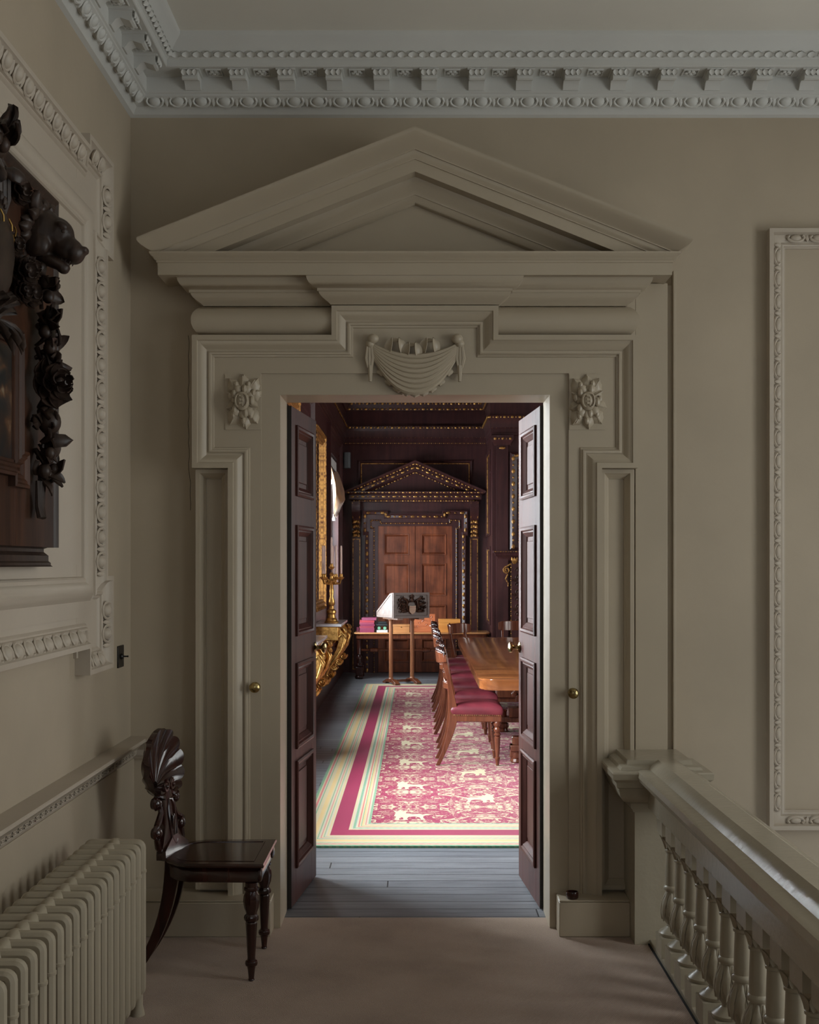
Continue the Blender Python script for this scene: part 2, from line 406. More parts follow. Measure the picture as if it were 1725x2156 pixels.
# brackets (modillions) and rosettes, in a local frame: along a, out o, z
def bracket(name, fr):
    b_ = MB(); b_.m = fr
    prof = [(0.092, 3.676), (0.092, 3.728), (0.182, 3.728), (0.182, 3.694), (0.172, 3.690), (0.150, 3.697), (0.135, 3.702), (0.120, 3.697), (0.108, 3.682), (0.100, 3.674)]
    b_.prism([(o, z) for o, z in prof], 0, -0.034, 0.034)
    b_.box(-0.042, 0.042, 0.092, 0.190, 3.728, 3.7352)
    for k in (-1, 0, 1): b_.leaf((k*0.022, 0.188, 3.700+0.004), (k*0.026, 0.190, 3.731), (0, 1, 0), 0.024, 0.3, 0.1, 4, 0.003)
    return b_.build(name, 'plaster', crn)
def rosette(fr):
    b_ = MB(); b_.m = fr
    for k in range(6):
        a = PI/3*k; b_.ell((0.017*math.cos(a), 0.146+0.017*math.sin(a), 3.731), (0.010, 0.010, 0.006), 6, 4)
    b_.ell((0, 0.146, 3.729), (0.009, 0.009, 0.009), 6, 4)
    b_.box(-0.034, -0.030, 0.115, 0.178, 3.729, 3.7352); b_.box(0.030, 0.034, 0.115, 0.178, 3.729, 3.7352)
    b_.box(-0.034, 0.034, 0.113, 0.117, 3.729, 3.7352); b_.box(-0.034, 0.034, 0.176, 0.180, 3.729, 3.7352)
    return b_.build('rosette', 'plaster', crn)
for i in range(17):
    x = -0.983+0.2065*i
    fr = Matrix.Translation((x, YB, 0)) @ Matrix.Rotation(PI, 4, 'Z')
    bracket('bracket', fr)
    if i < 16: rosette(Matrix.Translation((x+0.10, YB, 0)) @ Matrix.Rotation(PI, 4, 'Z'))
for i in range(12):
    y = YB-0.298-0.2065*i
    fr = Matrix.Translation((XL, y, 0)) @ Matrix.Rotation(-PI/2, 4, 'Z')
    bracket('bracket', fr); rosette(Matrix.Translation((XL, y-0.10, 0)) @ Matrix.Rotation(-PI/2, 4, 'Z'))

# ------------------------------------------------------------------ doorcase
DC = thing('trim_3', 'painted pedimented doorcase with eared architrave around the open door', 'doorcase', (CX, YB, 0), kind='structure')
def bw(a, z, v): return (CX+a, YB-v, z)          # doorcase frame on the back wall
def dbox(mb, x0, x1, z0, z1, v0, v1): mb.box(CX+x0, CX+x1, YB-v1, YB-v0, z0, z1)
m = MB()
VF = 0.085
for sgn in (-1, 1):
    def sx(a, b_, z0, z1, v0, v1, mb=m):
        lo, hi = sorted((sgn*a, sgn*b_)); dbox(mb, lo, hi, z0, z1, v0, v1)
    sx(0.675, 0.955, 2.035, 2.4375, 0, VF); sx(0.675, 0.80, 0.15, 2.035, 0, VF); sx(OW, 0.675, 0, 2.4375, 0, VF-0.010)
    sx(OW, 0.955, 2.4375, 2.585, 0, VF)
dbox(m, -OW, OW, OH, 2.4375, 0, VF-0.010); dbox(m, -OW, OW, 2.4375, 2.585, 0, VF); dbox(m, -0.35, 0.35, 2.585, 2.715, 0, VF)
m.build('frieze_board', 'wood_paint', DC)
path = [(-0.816, 0.15), (-0.816, 2.02), (-0.973, 2.02), (-0.973, 2.60), (-0.364, 2.60), (-0.364, 2.728),
        (0.364, 2.728), (0.364, 2.60), (0.973, 2.60), (0.973, 2.02), (0.816, 2.02), (0.816, 0.15)]
ap = [(0, 0.0), (0, 0.122), (0.022, 0.122), (0.025, 0.116), (0.032, 0.114), (0.044, 0.108), (0.056, 0.098), (0.064, 0.093), (0.068, 0.093), (0.068, 0.099),
      (0.074, 0.101), (0.080, 0.099), (0.083, 0.092), (0.090, 0.090), (0.093, 0.0855), (0.093, 0.06)]
m = MB(); m.sweep(path, ap, bw); m.build('architrave', 'wood_paint', DC)
# lining of the opening through the wall
m = MB()
for sgn in (-1, 1):
    lo, hi = sorted((CX+sgn*OW, CX+sgn*(OW+0.03))); m.box(lo, hi, YB, 5.60, 0, OH)
m.box(CX-OW, CX+OW, YB, 5.585, OH, OH+0.03)
m.build('door_lining', 'wood_paint', DC)
# outer recessed strips under the ears
for sgn in (-1, 1):
    m = MB()
    lo, hi = sorted((sgn*0.816, sgn*0.965)); dbox(m, lo, hi, 0.15, 2.02, 0, 0.04)
    lo += 0.0; hi += 0.0
    pp = [(lo, 0.17), (lo, 2.018), (hi, 2.018), (hi, 0.17)]
    m.sweep(pp, [(0, 0.03), (0, 0.075), (0.018, 0.075), (0.021, 0.068), (0.030, 0.062), (0.034, 0.052), (0.040, 0.048), (0.042, 0.036)], bw, closed=True)
    m.build('side_panel', 'wood_paint', DC)
# plinths
for sgn in (-1, 1):
    m = MB(); lo, hi = sorted((sgn*0.62, sgn*(0.925 if sgn > 0 else 1.268)))
    dbox(m, lo, hi, 0, 0.148, 0, 0.205); dbox(m, lo, hi, 0.148, 0.156, 0, 0.200)
    m.build('plinth', 'wood_paint', DC, bevel=0.004)
# corner carvings: acanthus around a seed head
for sgn in (-1, 1):
    m = MB(); c = Vector((CX+sgn*0.755, YB-VF, 2.312)); R = random.Random(5 if sgn < 0 else 9)
    m.box(c.x-0.078, c.x+0.078, c.y-0.004, c.y+0.02, c.z-0.122, c.z+0.122)
    for (ex, ez, w_) in ((-.055, .095, .07), (.0, .112, .06), (.055, .095, .07), (-.068, .04, .06), (.068, .045, .06), (-.070, -.03, .06), (.070, -.025, .06), (-.050, -.095, .075), (.005, -.112, .06), (.055, -.09, .07)):
        b0 = c+Vector((ex*0.25, -0.012, ez*0.3)); q = R.uniform(-.012, .012)
        m.leaf(b0, c+Vector((ex*1.12+q, -0.008, ez*1.08)), (0, -1, 0), w_*1.45, -0.5, 0.16, 9, 0.008, lobes=4)
        m.tube([b0+Vector((0, -0.006, 0)), b0.lerp(c+Vector((ex, -0.026, ez)), 0.6), c+Vector((ex, -0.018, ez))], [0.006, 0.005, 0.003], 5)
    for k in range(7):
        a = 2*PI*k/7+R.uniform(-.2, .2)+0.3
        ex, ez = 0.075*math.cos(a), 0.118*math.sin(a)
        s_ = 1/max(abs(math.cos(a)), abs(math.sin(a)))**0.55
        tip = c+Vector((max(-.078, min(.078, ex*s_)), -0.012, max(-.122, min(.122, ez*s_))))
        m.leaf(c+Vector((0.02*math.cos(a), -0.026, 0.03*math.sin(a))), c+(tip-c)*0.72+Vector((0, -0.012, 0)), (0, -1, 0), 0.050, -0.45, 0.22, 8, 0.007, lobes=3)
        m.ell(tuple(c+Vector((ex*0.72, -0.022, ez*0.72))), (0.011, 0.012, 0.016), 8, 6)
    for k in range(5):
        a = 2*PI*k/5+1.2*sgn; m.ell(tuple(c+Vector((0.042*math.cos(a), -0.028, 0.055*math.sin(a)))), (0.013, 0.014, 0.020), 8, 6)
    m.ell(tuple(c+Vector((0, -0.030, 0))), (0.034, 0.028, 0.042), 14, 10)
    for k in (-1, 1): m.tube([c+Vector((k*(0.012+0.014*math.sin(t)), -0.056, -0.028*math.cos(t))) for t in [PI*i/6 for i in range(7)]], 0.004, 5)
    for k in range(6): m.ell(tuple(c+Vector((0.006*(-1)**k, -0.058, -0.02+0.008*k))), (0.005, 0.004, 0.005), 6, 4)
    m.build('carved_rosette', 'wood_paint', DC)
# swag with ribbons
m = MB(); sc_ = Vector((CX, YB-VF, 0))
def swp(t, drop, top, outv): # t -1..1
    return Vector((CX+0.195*t, YB-VF-outv, top-drop*(1-abs(t)**2.1)))
for k in range(8):
    f = k/7
    drop = 0.062+0.118*f; top = 2.568-0.005*k
    for dk in (0,):
        pts = [swp(-1+2*i/16, drop, top, 0.012+0.022*(1-abs(-1+2*i/16)**3)*(0.6+0.4*math.sin(PI*f))) for i in range(17)]
        m.tube(pts, [0.006+0.009*(1-(-1+2*i/16)**2) for i in range(17)], 7)
rr = []
for i in range(17):
    t = -1+2*i/16; ring = []
    for j in range(7):
        f = j/6; p = swp(t, 0.056+0.13*f, 2.571-0.045*f, 0.008+0.016*math.sin(PI*f)*(1-t*t)); ring.append(tuple(p))
    rr.append(ring)
m.rings(rr, closed_ring=False)
for k in range(9):
    t = -0.72+1.44*k/8; p = swp(t, 0.185, 2.53, 0.01); m.leaf(p+Vector((0, 0, 0.02)), p+Vector((0.01*t, -0.004, -0.014)), (0, -1, 0), 0.05, -0.3, 0.1, 4, 0.005)
for sgn in (-1, 1):
    x = sgn*0.198
    m.ell((CX+x*0.93, YB-VF-0.022, 2.585), (0.026, 0.022, 0.022), 10, 7)
    m.ell((CX+x*0.99, YB-VF-0.016, 2.565), (0.020, 0.018, 0.018), 10, 7)
    for q in (-0.012, 0, 0.012):
        m.tube([(CX+x+q*0.6, YB-VF-0.016, 2.57), (CX+x+q*1.2, YB-VF-0.016, 2.50), (CX+x+q*0.6, YB-VF-0.012, 2.46)], [0.006, 0.010, 0.006], 6)
    m.tube([(CX+x-sgn*0.002, YB-VF-0.010, 2.47), (CX+x-sgn*0.002, YB-VF-0.010, 2.40)], [0.013, 0.007], 7)
def ribbon(mb, pts, w=0.024):
    mb.tube([Vector(p)+Vector((0, -0.012*math.sin(PI*i/(len(pts)-1)), 0)) for i, p in enumerate(pts)], [0.009+0.0045*math.sin(PI*i/(len(pts)-1)) for i in range(len(pts))], 7)
    return
    pts = [Vector(p) for p in pts]; rr = []
    for i, p in enumerate(pts):
        rr.append([tuple(p+Vector((0, -w/2, 0))), tuple(p+Vector((0, w/2, 0))), tuple(p+Vector((0.003, w/2, 0.003))), tuple(p+Vector((0.003, -w/2, 0.003)))])
    mb.rings(rr)
for (cxr, top, wid) in ((-0.085, 2.592, 0.034), (0.065, 2.592, 0.032), (-0.012, 2.572, 0.030)):
    pts = []
    for i in range(13):
        a = PI*1.15-PI*1.3*i/12
        pts.append((CX+cxr+wid*math.cos(a), YB-VF-0.022, top-0.038+0.036*math.sin(a)))
    x_ = CX+cxr; y_ = YB-VF-0.018; w_ = wid
    m.leaf((x_-w_*0.9, y_, top-0.075), (x_-w_*0.35, y_-0.012, top-0.002), (-0.5, -1, 0), 0.036, 0.25, 0.22, 7, 0.004)
    m.leaf((x_+w_*0.9, y_, top-0.075), (x_+w_*0.35, y_-0.012, top-0.002), (0.5, -1, 0), 0.036, 0.25, 0.22, 7, 0.004)
    m.leaf((x_-w_*0.75, y_-0.004, top-0.016), (x_+w_*0.75, y_-0.004, top-0.016), (0, -0.7, 0.7), 0.026, -0.2, 0.18, 7, 0.004)
m.build('carved_swag', 'wood_paint', DC)
# pulvinated frieze
m = MB()
for sgn in (-1, 1):
    prof = [(0, 0.05)]+[(0.068-0.068*math.cos(a), 0.05+0.062*math.sin(a)) for a in [PI*i/12 for i in range(13)]][1:-1]+[(0.136, 0.05)]
    rr = []
    xs = [0.355, 0.90]
    ring0 = [(CX+sgn*0.355, YB-v, 2.600+u) for u, v in prof]
    ring1 = [(CX+sgn*(0.868+v), YB-v, 2.600+u) for u, v in prof]
    ring2 = [(CX+sgn*(0.868+v), YB, 2.600+u) for u, v in prof]
    m.rings([ring0, ring1, ring2], closed_ring=False)
m.build('pulvinated_frieze', 'wood_paint', DC)
# bed mouldings with returns: plan sweep
def plan(a, b_, v): return (a, b_, v)
bedp = [(0.0, 2.736), (0.058, 2.736), (0.066, 2.744), (0.078, 2.752), (0.092, 2.762), (0.102, 2.772), (0.107, 2.783), (0.112, 2.784), (0.112, 2.796), (0.120, 2.798),
        (0.134, 2.803), (0.146, 2.813), (0.154, 2.827), (0.156, 2.840), (0.160, 2.841), (0.160, 2.850), (0.0, 2.850)]
m = MB()
wx = 0.873
m.sweep([(CX-wx, YB), (CX-wx, YB-0.012), (CX+wx, YB-0.012), (CX+wx, YB)][::1], [(u, z) for u, z in bedp], plan)
m.build('bed_moulding', 'wood_paint', DC)
m = MB(); wc = 0.302
bedc = [(u+0.008, z-0.004) for u, z in bedp]
m.sweep([(CX-wc, YB-0.03), (CX-wc, YB-0.055), (CX+wc, YB-0.055), (CX+wc, YB-0.03)], bedc, plan)
m.box(CX-0.362, CX+0.362, YB-0.085, YB-0.02, 2.70, 2.735)
m.build('bed_moulding_break', 'wood_paint', DC)
# corona
corp = [(0.0, 2.842), (0.19, 2.842), (0.222, 2.836), (0.226, 2.836), (0.226, 2.886), (0.231, 2.889), (0.231, 2.896), (0.238, 2.900), (0.243, 2.910), (0.250, 2.914), (0.256, 2.922), (0.256, 2.930), (0.0, 2.930)]
m = MB(); m.sweep([(CX-wx, YB), (CX-wx, YB-0.001), (CX+wx, YB-0.001), (CX+wx, YB)], corp, plan)
m.build('corona', 'wood_paint', DC)
# raking cornice
def rake(mb, prof, w0, zap, slope, zmin):
    """prof: (u down from the top measured square to the slope, v out)"""
    ct = math.cos(math.atan(slope)); rr = [[], [], [], [], []]
    for u, v in prof:
        za = zap-u/ct; xe = w0+v
        ze = za-slope*xe
        if ze < zmin: xe = (za-zmin)/slope; ze = zmin
        rr[0].append((CX-xe, YB, ze)); rr[1].append((CX-xe, YB-v, ze)); rr[2].append((CX, YB-v, za)); rr[3].append((CX+xe, YB-v, ze)); rr[4].append((CX+xe, YB, ze))
    mb.rings(rr, closed_ring=False)
SL = 0.398
rp = [(0.0, 0.0), (0.0, 0.300), (0.010, 0.300), (0.018, 0.296), (0.030, 0.286), (0.046, 0.268), (0.060, 0.250), (0.068, 0.243), (0.072, 0.243), (0.072, 0.236),
      (0.084, 0.234), (0.092, 0.228), (0.100, 0.222), (0.104, 0.222), (0.104, 0.216), (0.152, 0.216), (0.152, 0.140)]
m = MB(); rake(m, rp, wx, 3.445, SL, 2.93); m.build('raking_cornice', 'wood_paint', DC)
rp2 = [(0.150, 0.150), (0.152, 0.145), (0.166, 0.142), (0.180, 0.128), (0.196, 0.112), (0.206, 0.104), (0.212, 0.103), (0.212, 0.097), (0.222, 0.092), (0.236, 0.080), (0.240, 0.074), (0.240, 0.03)]
m = MB(); rake(m, rp2, wx, 3.445, SL, 2.93); m.build('raking_bed_moulding', 'wood_paint', DC)
m = MB(); m.prism([(CX-1.10, 2.93), (CX, 3.445-0.10), (CX+1.10, 2.93)], 1, YB-0.045, YB)
m.build('tympanum', 'wood_paint', DC)
# pilaster strip to the right of the doorcase
m = MB(); dbox(m, 0.973, 1.115, 0.0, 2.84, 0, 0.055); dbox(m, 0.88, 0.973, 2.60, 2.84, 0, 0.055); dbox(m, 1.115, 1.143, 0.0, 2.84, 0, 0.020); dbox(m, 1.143, 1.156, 0.0, 2.90, 0, 0.042)
m.build('pilaster_strip', 'wood_paint', DC, bevel=0.002)
# two small brass knobs on the lining boards
def brass_knob(name, loc, label, parent=None, r=0.024):
    k = MB(); k.m = Matrix.Translation(loc) @ Matrix.Rotation(PI/2, 4, 'X')
    k.lathe([(r*0.9, 0), (r*0.9, 0.003), (r*0.45, 0.006), (r*0.4, 0.014), (r*0.8, 0.020), (r, 0.028), (r*0.95, 0.036), (r*0.7, 0.042), (r*0.3, 0.045), (0.001, 0.0455)], n=20)
    return k.build(name, 'brass', parent)
tag(brass_knob('shutter_knob', (CX-0.70, YB-VF, 1.062), ''), 'small round brass knob on the painted board left of the door', 'knob')
tag(brass_knob('shutter_knob', (CX+0.692, YB-VF, 1.036), ''), 'small round brass knob on the painted board right of the door', 'knob')

m = MB(); R = random.Random(1)
pts = [(-1.022+R.uniform(-.003, .003)+(0.012*max(0, (2.1-z_)/0.3) if z_ < 2.1 else 0), YB+0.0002, z_) for z_ in [2.62-0.03*i for i in range(27)]]
m.tube(pts, 0.0012, 4)
cr_ = m.build('plaster_crack', 'door_gap', bpy.data.objects['wall_back'])
m = MB(); m.tube([(CX+1.158+R.uniform(-.0012, .0012), YB-0.001, z_) for z_ in [2.35-0.03*i for i in range(52)]], 0.0014, 4); m.build('plaster_crack', 'door_gap', bpy.data.objects['wall_back'])
# small dark round pot on the right plinth
m = MB(); m.m = Matrix.Translation((0.668, 5.235, 0.156))
m.lathe([(0.001, 0), (0.024, 0.0), (0.0265, 0.006), (0.027, 0.024), (0.0255, 0.030), (0.022, 0.030), (0.021, 0.012), (0.001, 0.010)], n=24)
tag(m.build('round_pot', M['hall_chair'], None), 'small dark round pot on the plinth right of the door', 'pot')

# wall panel moulding on the right of the back wall
m = MB()
px0, px1, pz0, pz1 = 1.555, 3.0, 0.425, 3.085
def wmap(a, z, v): return (a, YB-v, z)
fp = [(0, 0), (0, 0.050), (0.018, 0.050), (0.022, 0.038), (0.026, 0.030), (0.040, 0.030), (0.054, 0.022), (0.058, 0.022), (0.060, 0.016), (0.066, 0.018), (0.072, 0.016), (0.074, 0.010), (0.080, 0.010), (0.082, 0.0)]
m.sweep([(px0, pz0), (px0, pz1), (px1, pz1), (px1, pz0)], fp, wmap, closed=True)
pf = struct(m, 'trim_4', 'panel_paint', 'moulded wall panel with egg and dart border at the far right', 'wall panel')
e = MB()
dO = 0.040; vo = 0.030
egg_run(e, (px0+dO, YB-vo, pz0+0.07), (px0+dO, YB-vo, pz1-0.07), (1, 0, 0), (0, -1, 0), 0.100, 0.032, 0.015)
egg_run(e, (px0+0.07, YB-vo, pz1-dO), (px1-0.07, YB-vo, pz1-dO), (0, 0, 1), (0, -1, 0), 0.100, 0.032, 0.015)
egg_run(e, (px0+0.07, YB-vo, pz0+dO), (px1-0.07, YB-vo, pz0+dO), (0, 0, -1), (0, -1, 0), 0.100, 0.032, 0.015)
e.build('egg_and_dart', 'panel_paint', pf)

# ================================================================== THE HALL: left wall
def lw(a, z, v): return (XL+v, a, z)
def path_run(e, path, off, v, pitch, h, d, mp_dir, closed=True, trim=0.05):
    """egg and dart along an inward-offset closed path on the left wall"""
    N = len(path); pts = []
    for i in range(N):
        def nrm(p, q):
            dx, dy = q[0]-p[0], q[1]-p[1]; L = math.hypot(dx, dy); return (dy/L, -dx/L)
        n1 = nrm(path[i-1], path[i]); n2 = nrm(path[i], path[(i+1) % N]); dd = 1+n1[0]*n2[0]+n1[1]*n2[1]
        pts.append((path[i][0]+(n1[0]+n2[0])/dd*off, path[i][1]+(n1[1]+n2[1])/dd*off))
    for i in range(N):
        a, b_ = Vector(pts[i]), Vector(pts[(i+1) % N]); L = (b_-a).length
        if L < 0.13: continue
        t = (b_-a)/L; a = a+t*trim; b_ = b_-t*trim
        upn = (-t.y, t.x)            # left of travel = outward
        egg_run(e, (XL+v, a.x, a.y), (XL+v, b_.x, b_.y), Vector((0.45, upn[0], upn[1])).normalized(), Vector((0.85, -upn[0]*0.5, -upn[1]*0.5)).normalized(), pitch, h, d)
m = MB()
YC = 3.2
ep = [(4.873, 1.185), (4.52, 1.185), (4.52, 1.285)]
fr = [(1.527, 1.185), (1.527, 1.554), (1.617, 1.554), (1.617, 2.82), (1.527, 2.82), (1.527, 3.21), (1.88, 3.21), (1.88, 3.165), (4.52, 3.165), (4.52, 3.21),
      (4.873, 3.21), (4.873, 2.82), (4.783, 2.82), (4.783, 1.554), (4.873, 1.554), (4.873, 1.185), (4.52, 1.185), (4.52, 1.285), (1.88, 1.285), (1.88, 1.185)]
fp = [(0, 0), (0, 0.058), (0.018, 0.058), (0.022, 0.048), (0.030, 0.038), (0.050, 0.028), (0.060, 0.022), (0.062, 0.022), (0.064, 0.030), (0.070, 0.032), (0.075, 0.028), (0.077, 0.020), (0.083, 0.022), (0.088, 0.018), (0.092, 0.012)]
m.sweep(fr, fp, lw, closed=True)
pfr = struct(m, 'trim_5', 'panel_paint', 'eared plaster wall frame with egg and dart border around the carved panel', 'wall panel')
e = MB(); path_run(e, fr, 0.042, 0.036, 0.100, 0.056, 0.022, None); e.build('egg_and_dart', 'panel_paint', pfr)
m = MB(); m.box(XL, XL+0.012, 1.66, 4.74, 1.33, 3.11)
for a_, b_ in ((1.62, 1.9), (4.5, 4.80)): m.box(XL, XL+0.0125, a_, b_, 1.25, 1.60); m.box(XL, XL+0.0125, a_, b_, 2.80, 3.15)
m.build('backing', 'panel_paint', pfr)
# inner bolection frame
m = MB()
fi = [(1.66, 1.40), (1.66, 3.03), (4.72, 3.03), (4.72, 1.40)]
ip = [(0, 0.010), (0.0, 0.016), (0.060, 0.020), (0.072, 0.030), (0.088, 0.040), (0.104, 0.042), (0.120, 0.036), (0.132, 0.024), (0.138, 0.024), (0.144, 0.026), (0.150, 0.022), (0.154, 0.011)]
m.sweep(fi, ip, lw, closed=True); m.build('inner_moulding', 'panel_paint', pfr)

# dado rail, lower dado and skirting of the left wall
m = MB()
dp = [(0, 0.735), (0.012, 0.735), (0.016, 0.742), (0.022, 0.750), (0.030, 0.752), (0.034, 0.760), (0.036, 0.778), (0.042, 0.784), (0.048, 0.790), (0.062, 0.802), (0.070, 0.812), (0.082, 0.816), (0.088, 0.822), (0.088, 0.830), (0.084, 0.834), (0, 0.834)]
m.sweep([(XL, YF), (XL, YB), (-1.16, YB)], dp, plan)
dr = struct(m, 'trim_6', 'panel_paint', 'moulded dado rail along the left wall above the radiator', 'dado rail')
e = MB()
for i in range(46):
    y = YB-0.10-0.056*i
    e.box(XL+0.034, XL+0.0395, y-0.020, y+0.020, 0.7635, 0.7665); e.box(XL+0.034, XL+0.0395, y-0.020, y+0.020, 0.7745, 0.7775)
    e.box(XL+0.034, XL+0.0395, y-0.020, y-0.017, 0.7635, 0.7775); e.box(XL+0.034, XL+0.0395, y+0.017, y+0.020, 0.7635, 0.7775)
    e.box(XL+0.034, XL+0.040, y-0.008, y+0.008, 0.7685, 0.7725)
e.build('fret_band', 'panel_paint', dr)
m = MB(); m.box(XL, XL+0.016, YF, YB, 0.0, 0.736); struct(m, 'trim_7', 'wall', 'painted dado boarding below the rail on the left wall', 'dado')
m = MB(); m.box(XL+0.016, XL+0.036, YF, YB-0.005, 0, 0.14); struct(m, 'baseboard_left', 'wood_paint', 'painted skirting board behind the radiator', 'skirting')

# light switch
sw = thing('light_switch', 'dark metal toggle light switch on the left wall near the corner', 'light switch', (XL, 5.205, 1.204))
m = MB(); m.box(XL, XL+0.006, 5.155, 5.255, 1.157, 1.251); m.build('switch_plate', 'black_metal', sw, bevel=0.002)
m = MB(); m.m = Matrix.Translation((XL+0.006, 5.205, 1.204)) @ Matrix.Rotation(PI/2, 4, 'Y')
m.lathe([(0.013, 0), (0.013, 0.004), (0.009, 0.009), (0.005, 0.010), (0.0035, 0.012), (0.003, 0.024), (0.0045, 0.030), (0.001, 0.032)], n=16); m.build('toggle', 'black_metal', sw)

# ------------------------------------------------------------------ radiator
RD = thing('radiator', 'cream painted cast column radiator below the dado rail on the left', 'radiator', (-1.07, 3.4, 0))
def rad_section():
    m = MB(); r = 0.0185; x0, x1 = -1.168, -0.984; z0, z1 = 0.085, 0.606; c = 0.012
    pts = []
    for cx_, cz, a0 in ((x1-c, z1-c, 0), (x0+c, z1-c, PI/2), (x0+c, z0+c, PI), (x1-c, z0+c, 1.5*PI)):
        for i in range(5):
            a = a0+PI/2*i/4; pts.append((cx_+c*math.cos(a), 0, cz+c*math.sin(a)))
    m.tube(pts, r, 10, closed=True)
    for x in (-1.105, -1.045): m.tube([(x, 0, z0), (x, 0, z1)], r*0.9, 10)
    mm = Matrix.Rotation(PI/2, 4, 'X')
    for z in (z1-0.006, z0+0.006):
        m.m = Matrix.Translation((-1.075, 0, z)) @ mm
        m.lathe([(0.017, -0.0385), (0.019, -0.030), (0.027, -0.012), (0.027, 0.012), (0.019, 0.030), (0.017, 0.0385)], n=14)
    m.m = Matrix()
    m.lathe([(r+0.0015, z1-0.10), (r+0.0022, z1-0.098), (r+0.0022, z1-0.092), (r-0.001, z1-0.089)], cx=x1, n=12)
    return m
sec = rad_section().build('section', 'radiator', RD)
sec.matrix_parent_inverse = Matrix(); sec.location = (1.07, 4.30-3.4, 0)
for i in range(1, 25):
    s_ = sec.copy(); col.objects.link(s_); s_.parent = RD; s_.location = (1.07, 4.30-3.4-0.0765*i, 0)
m = MB()
for y in (4.30, 4.30-0.0765*12, 4.30-0.0765*24):
    for x in (-0.995, -1.15):
        m = MB(); m.lathe([(0.026, 0.0), (0.024, 0.012), (0.019, 0.035), (0.019, 0.09)], cx=x, cy=y, n=12)
        m.build('foot', 'radiator', RD)

# ------------------------------------------------------------------ hall chair
HC = thing('hall_chair', 'dark polished mahogany hall chair with carved shell back beside the radiator', 'chair', (-0.84, 4.85, 0))
m = MB()
def seat_outline(g):
    pts = [(-0.592+g, 5.055+g), (-0.592+g, 4.635-g)]
    near = [(-0.88, 4.640-g), (-0.93, 4.665-g), (-0.975-g*.5, 4.715-g), (-1.0-g, 4.78)]
    far = [(-1.0-g, 4.91), (-0.975-g*.5, 4.975+g), (-0.93, 5.025+g), (-0.88, 5.050+g)]
    return pts+near+far
def zr(o, z): return [(x, y, z) for x, y in o]
m.rings([zr(seat_outline(-0.012), 0.432), zr(seat_outline(0.0), 0.437), zr(seat_outline(0.003), 0.444), zr(seat_outline(0.0), 0.452), zr(seat_outline(-0.004), 0.4525)])
m.build('seat', 'hall_chair', HC)
m = MB(); o1 = seat_outline(-0.040); o2 = seat_outline(-0.046)
m.rings([zr(o1, 0.4520), zr(o1, 0.4545), zr(o2, 0.4545), zr(o2, 0.4520)], loop=True); m.build('inlaid_moulding', 'hall_chair', HC)
m = MB(); m.rings([zr(seat_outline(-0.018), 0.376), zr(seat_outline(-0.014), 0.380), zr(seat_outline(-0.014), 0.434), zr(seat_outline(-0.014), 0.435)])
for y in (4.66, 5.03): m.lathe([(0.028, -0.006), (0.028, 0.004), (0.02, 0.008), (0.01, 0.010)], m=Matrix.Translation((-0.606, y, 0.408)) @ Matrix.Rotation(PI/2, 4, 'Y'))
m.build('seat_frame', 'hall_chair', HC, bevel=0.002)
legp = [(0.010, 0.0), (0.0125, 0.004), (0.0105, 0.010), (0.0145, 0.046), (0.017, 0.056), (0.0225, 0.060), (0.0245, 0.068), (0.0225, 0.076), (0.0165, 0.080), (0.0150, 0.088),
        (0.0215, 0.205), (0.0225, 0.222), (0.0195, 0.226), (0.027, 0.232), (0.029, 0.241), (0.027, 0.250), (0.0205, 0.256), (0.021, 0.262), (0.028, 0.280), (0.0315, 0.305),
        (0.0295, 0.325), (0.023, 0.340), (0.022, 0.345), (0.028, 0.349), (0.028, 0.358), (0.024, 0.362), (0.024, 0.378)]
for y in (4.655, 5.045):
    m = MB(); m.lathe(legp, -0.640, y, n=24, flute=8, fd=0.13, frange=(0.09, 0.33))
    m.build('front_leg', 'hall_chair', HC)
def saber(mb, pts, w, d0, d1):
    """square section leg following (x, y, z) points"""
    rr = []; n = len(pts)
    for i, (x, y, z) in enumerate(pts):
        q = i/(n-1); d = d0+(d1-d0)*q
        rr.append([(x-d/2, y-w/2, z), (x+d/2, y-w/2, z), (x+d/2, y+w/2, z), (x-d/2, y+w/2, z)])
    mb.rings(rr)
for y, yf in ((4.775, 4.765), (4.93, 4.965)):
    m = MB()
    pts = []
    for i in range(11):
        q = i/10; z = 0.44*(1-q); x = -0.965-0.022*q-0.12*q**2.4
        pts.append((x, y+(yf-y)*q, z))
    saber(m, pts, 0.036, 0.06, 0.034); m.build('rear_leg', 'hall_chair', HC, bevel=0.003)
BK = Matrix.Translation((-0.985, 4.85, 0)) @ Matrix.Rotation(-0.22, 4, 'Z')
def lean(z): return -0.13*max(0, z-0.45)
# splat
m = MB(); m.m = BK
def halfw(z):
    k = [(0.44, 0.115), (0.47, 0.112), (0.50, 0.085), (0.54, 0.062), (0.60, 0.050), (0.65, 0.052), (0.70, 0.060)]
    for (a, wa), (b_, wb) in zip(k, k[1:]):
        if a <= z <= b_: return wa+(wb-wa)*(z-a)/(b_-a)
    return 0.05
rr = []
for i in range(15):
    z = 0.44+0.27*i/14; w = halfw(z); x = lean(z)
    rr.append([(x-0.014, -w, z), (x+0.010, -w, z), (x+0.018, -w*0.6, z), (x+0.020, 0, z), (x+0.018, w*0.6, z), (x+0.010, w, z), (x-0.014, w, z)])
m.rings(rr)
m.tube([(lean(z)+0.020, yy, z) for z, yy in ((0.66, -0.012), (0.63, -0.026), (0.57, -0.027), (0.51, -0.024), (0.485, -0.006), (0.485, 0.006), (0.51, 0.024), (0.57, 0.027), (0.63, 0.026), (0.66, 0.012))], 0.006, 6, closed=True)
m.ell((lean(.54)+0.02, 0, 0.55), (0.008, 0.016, 0.055), 10, 8)
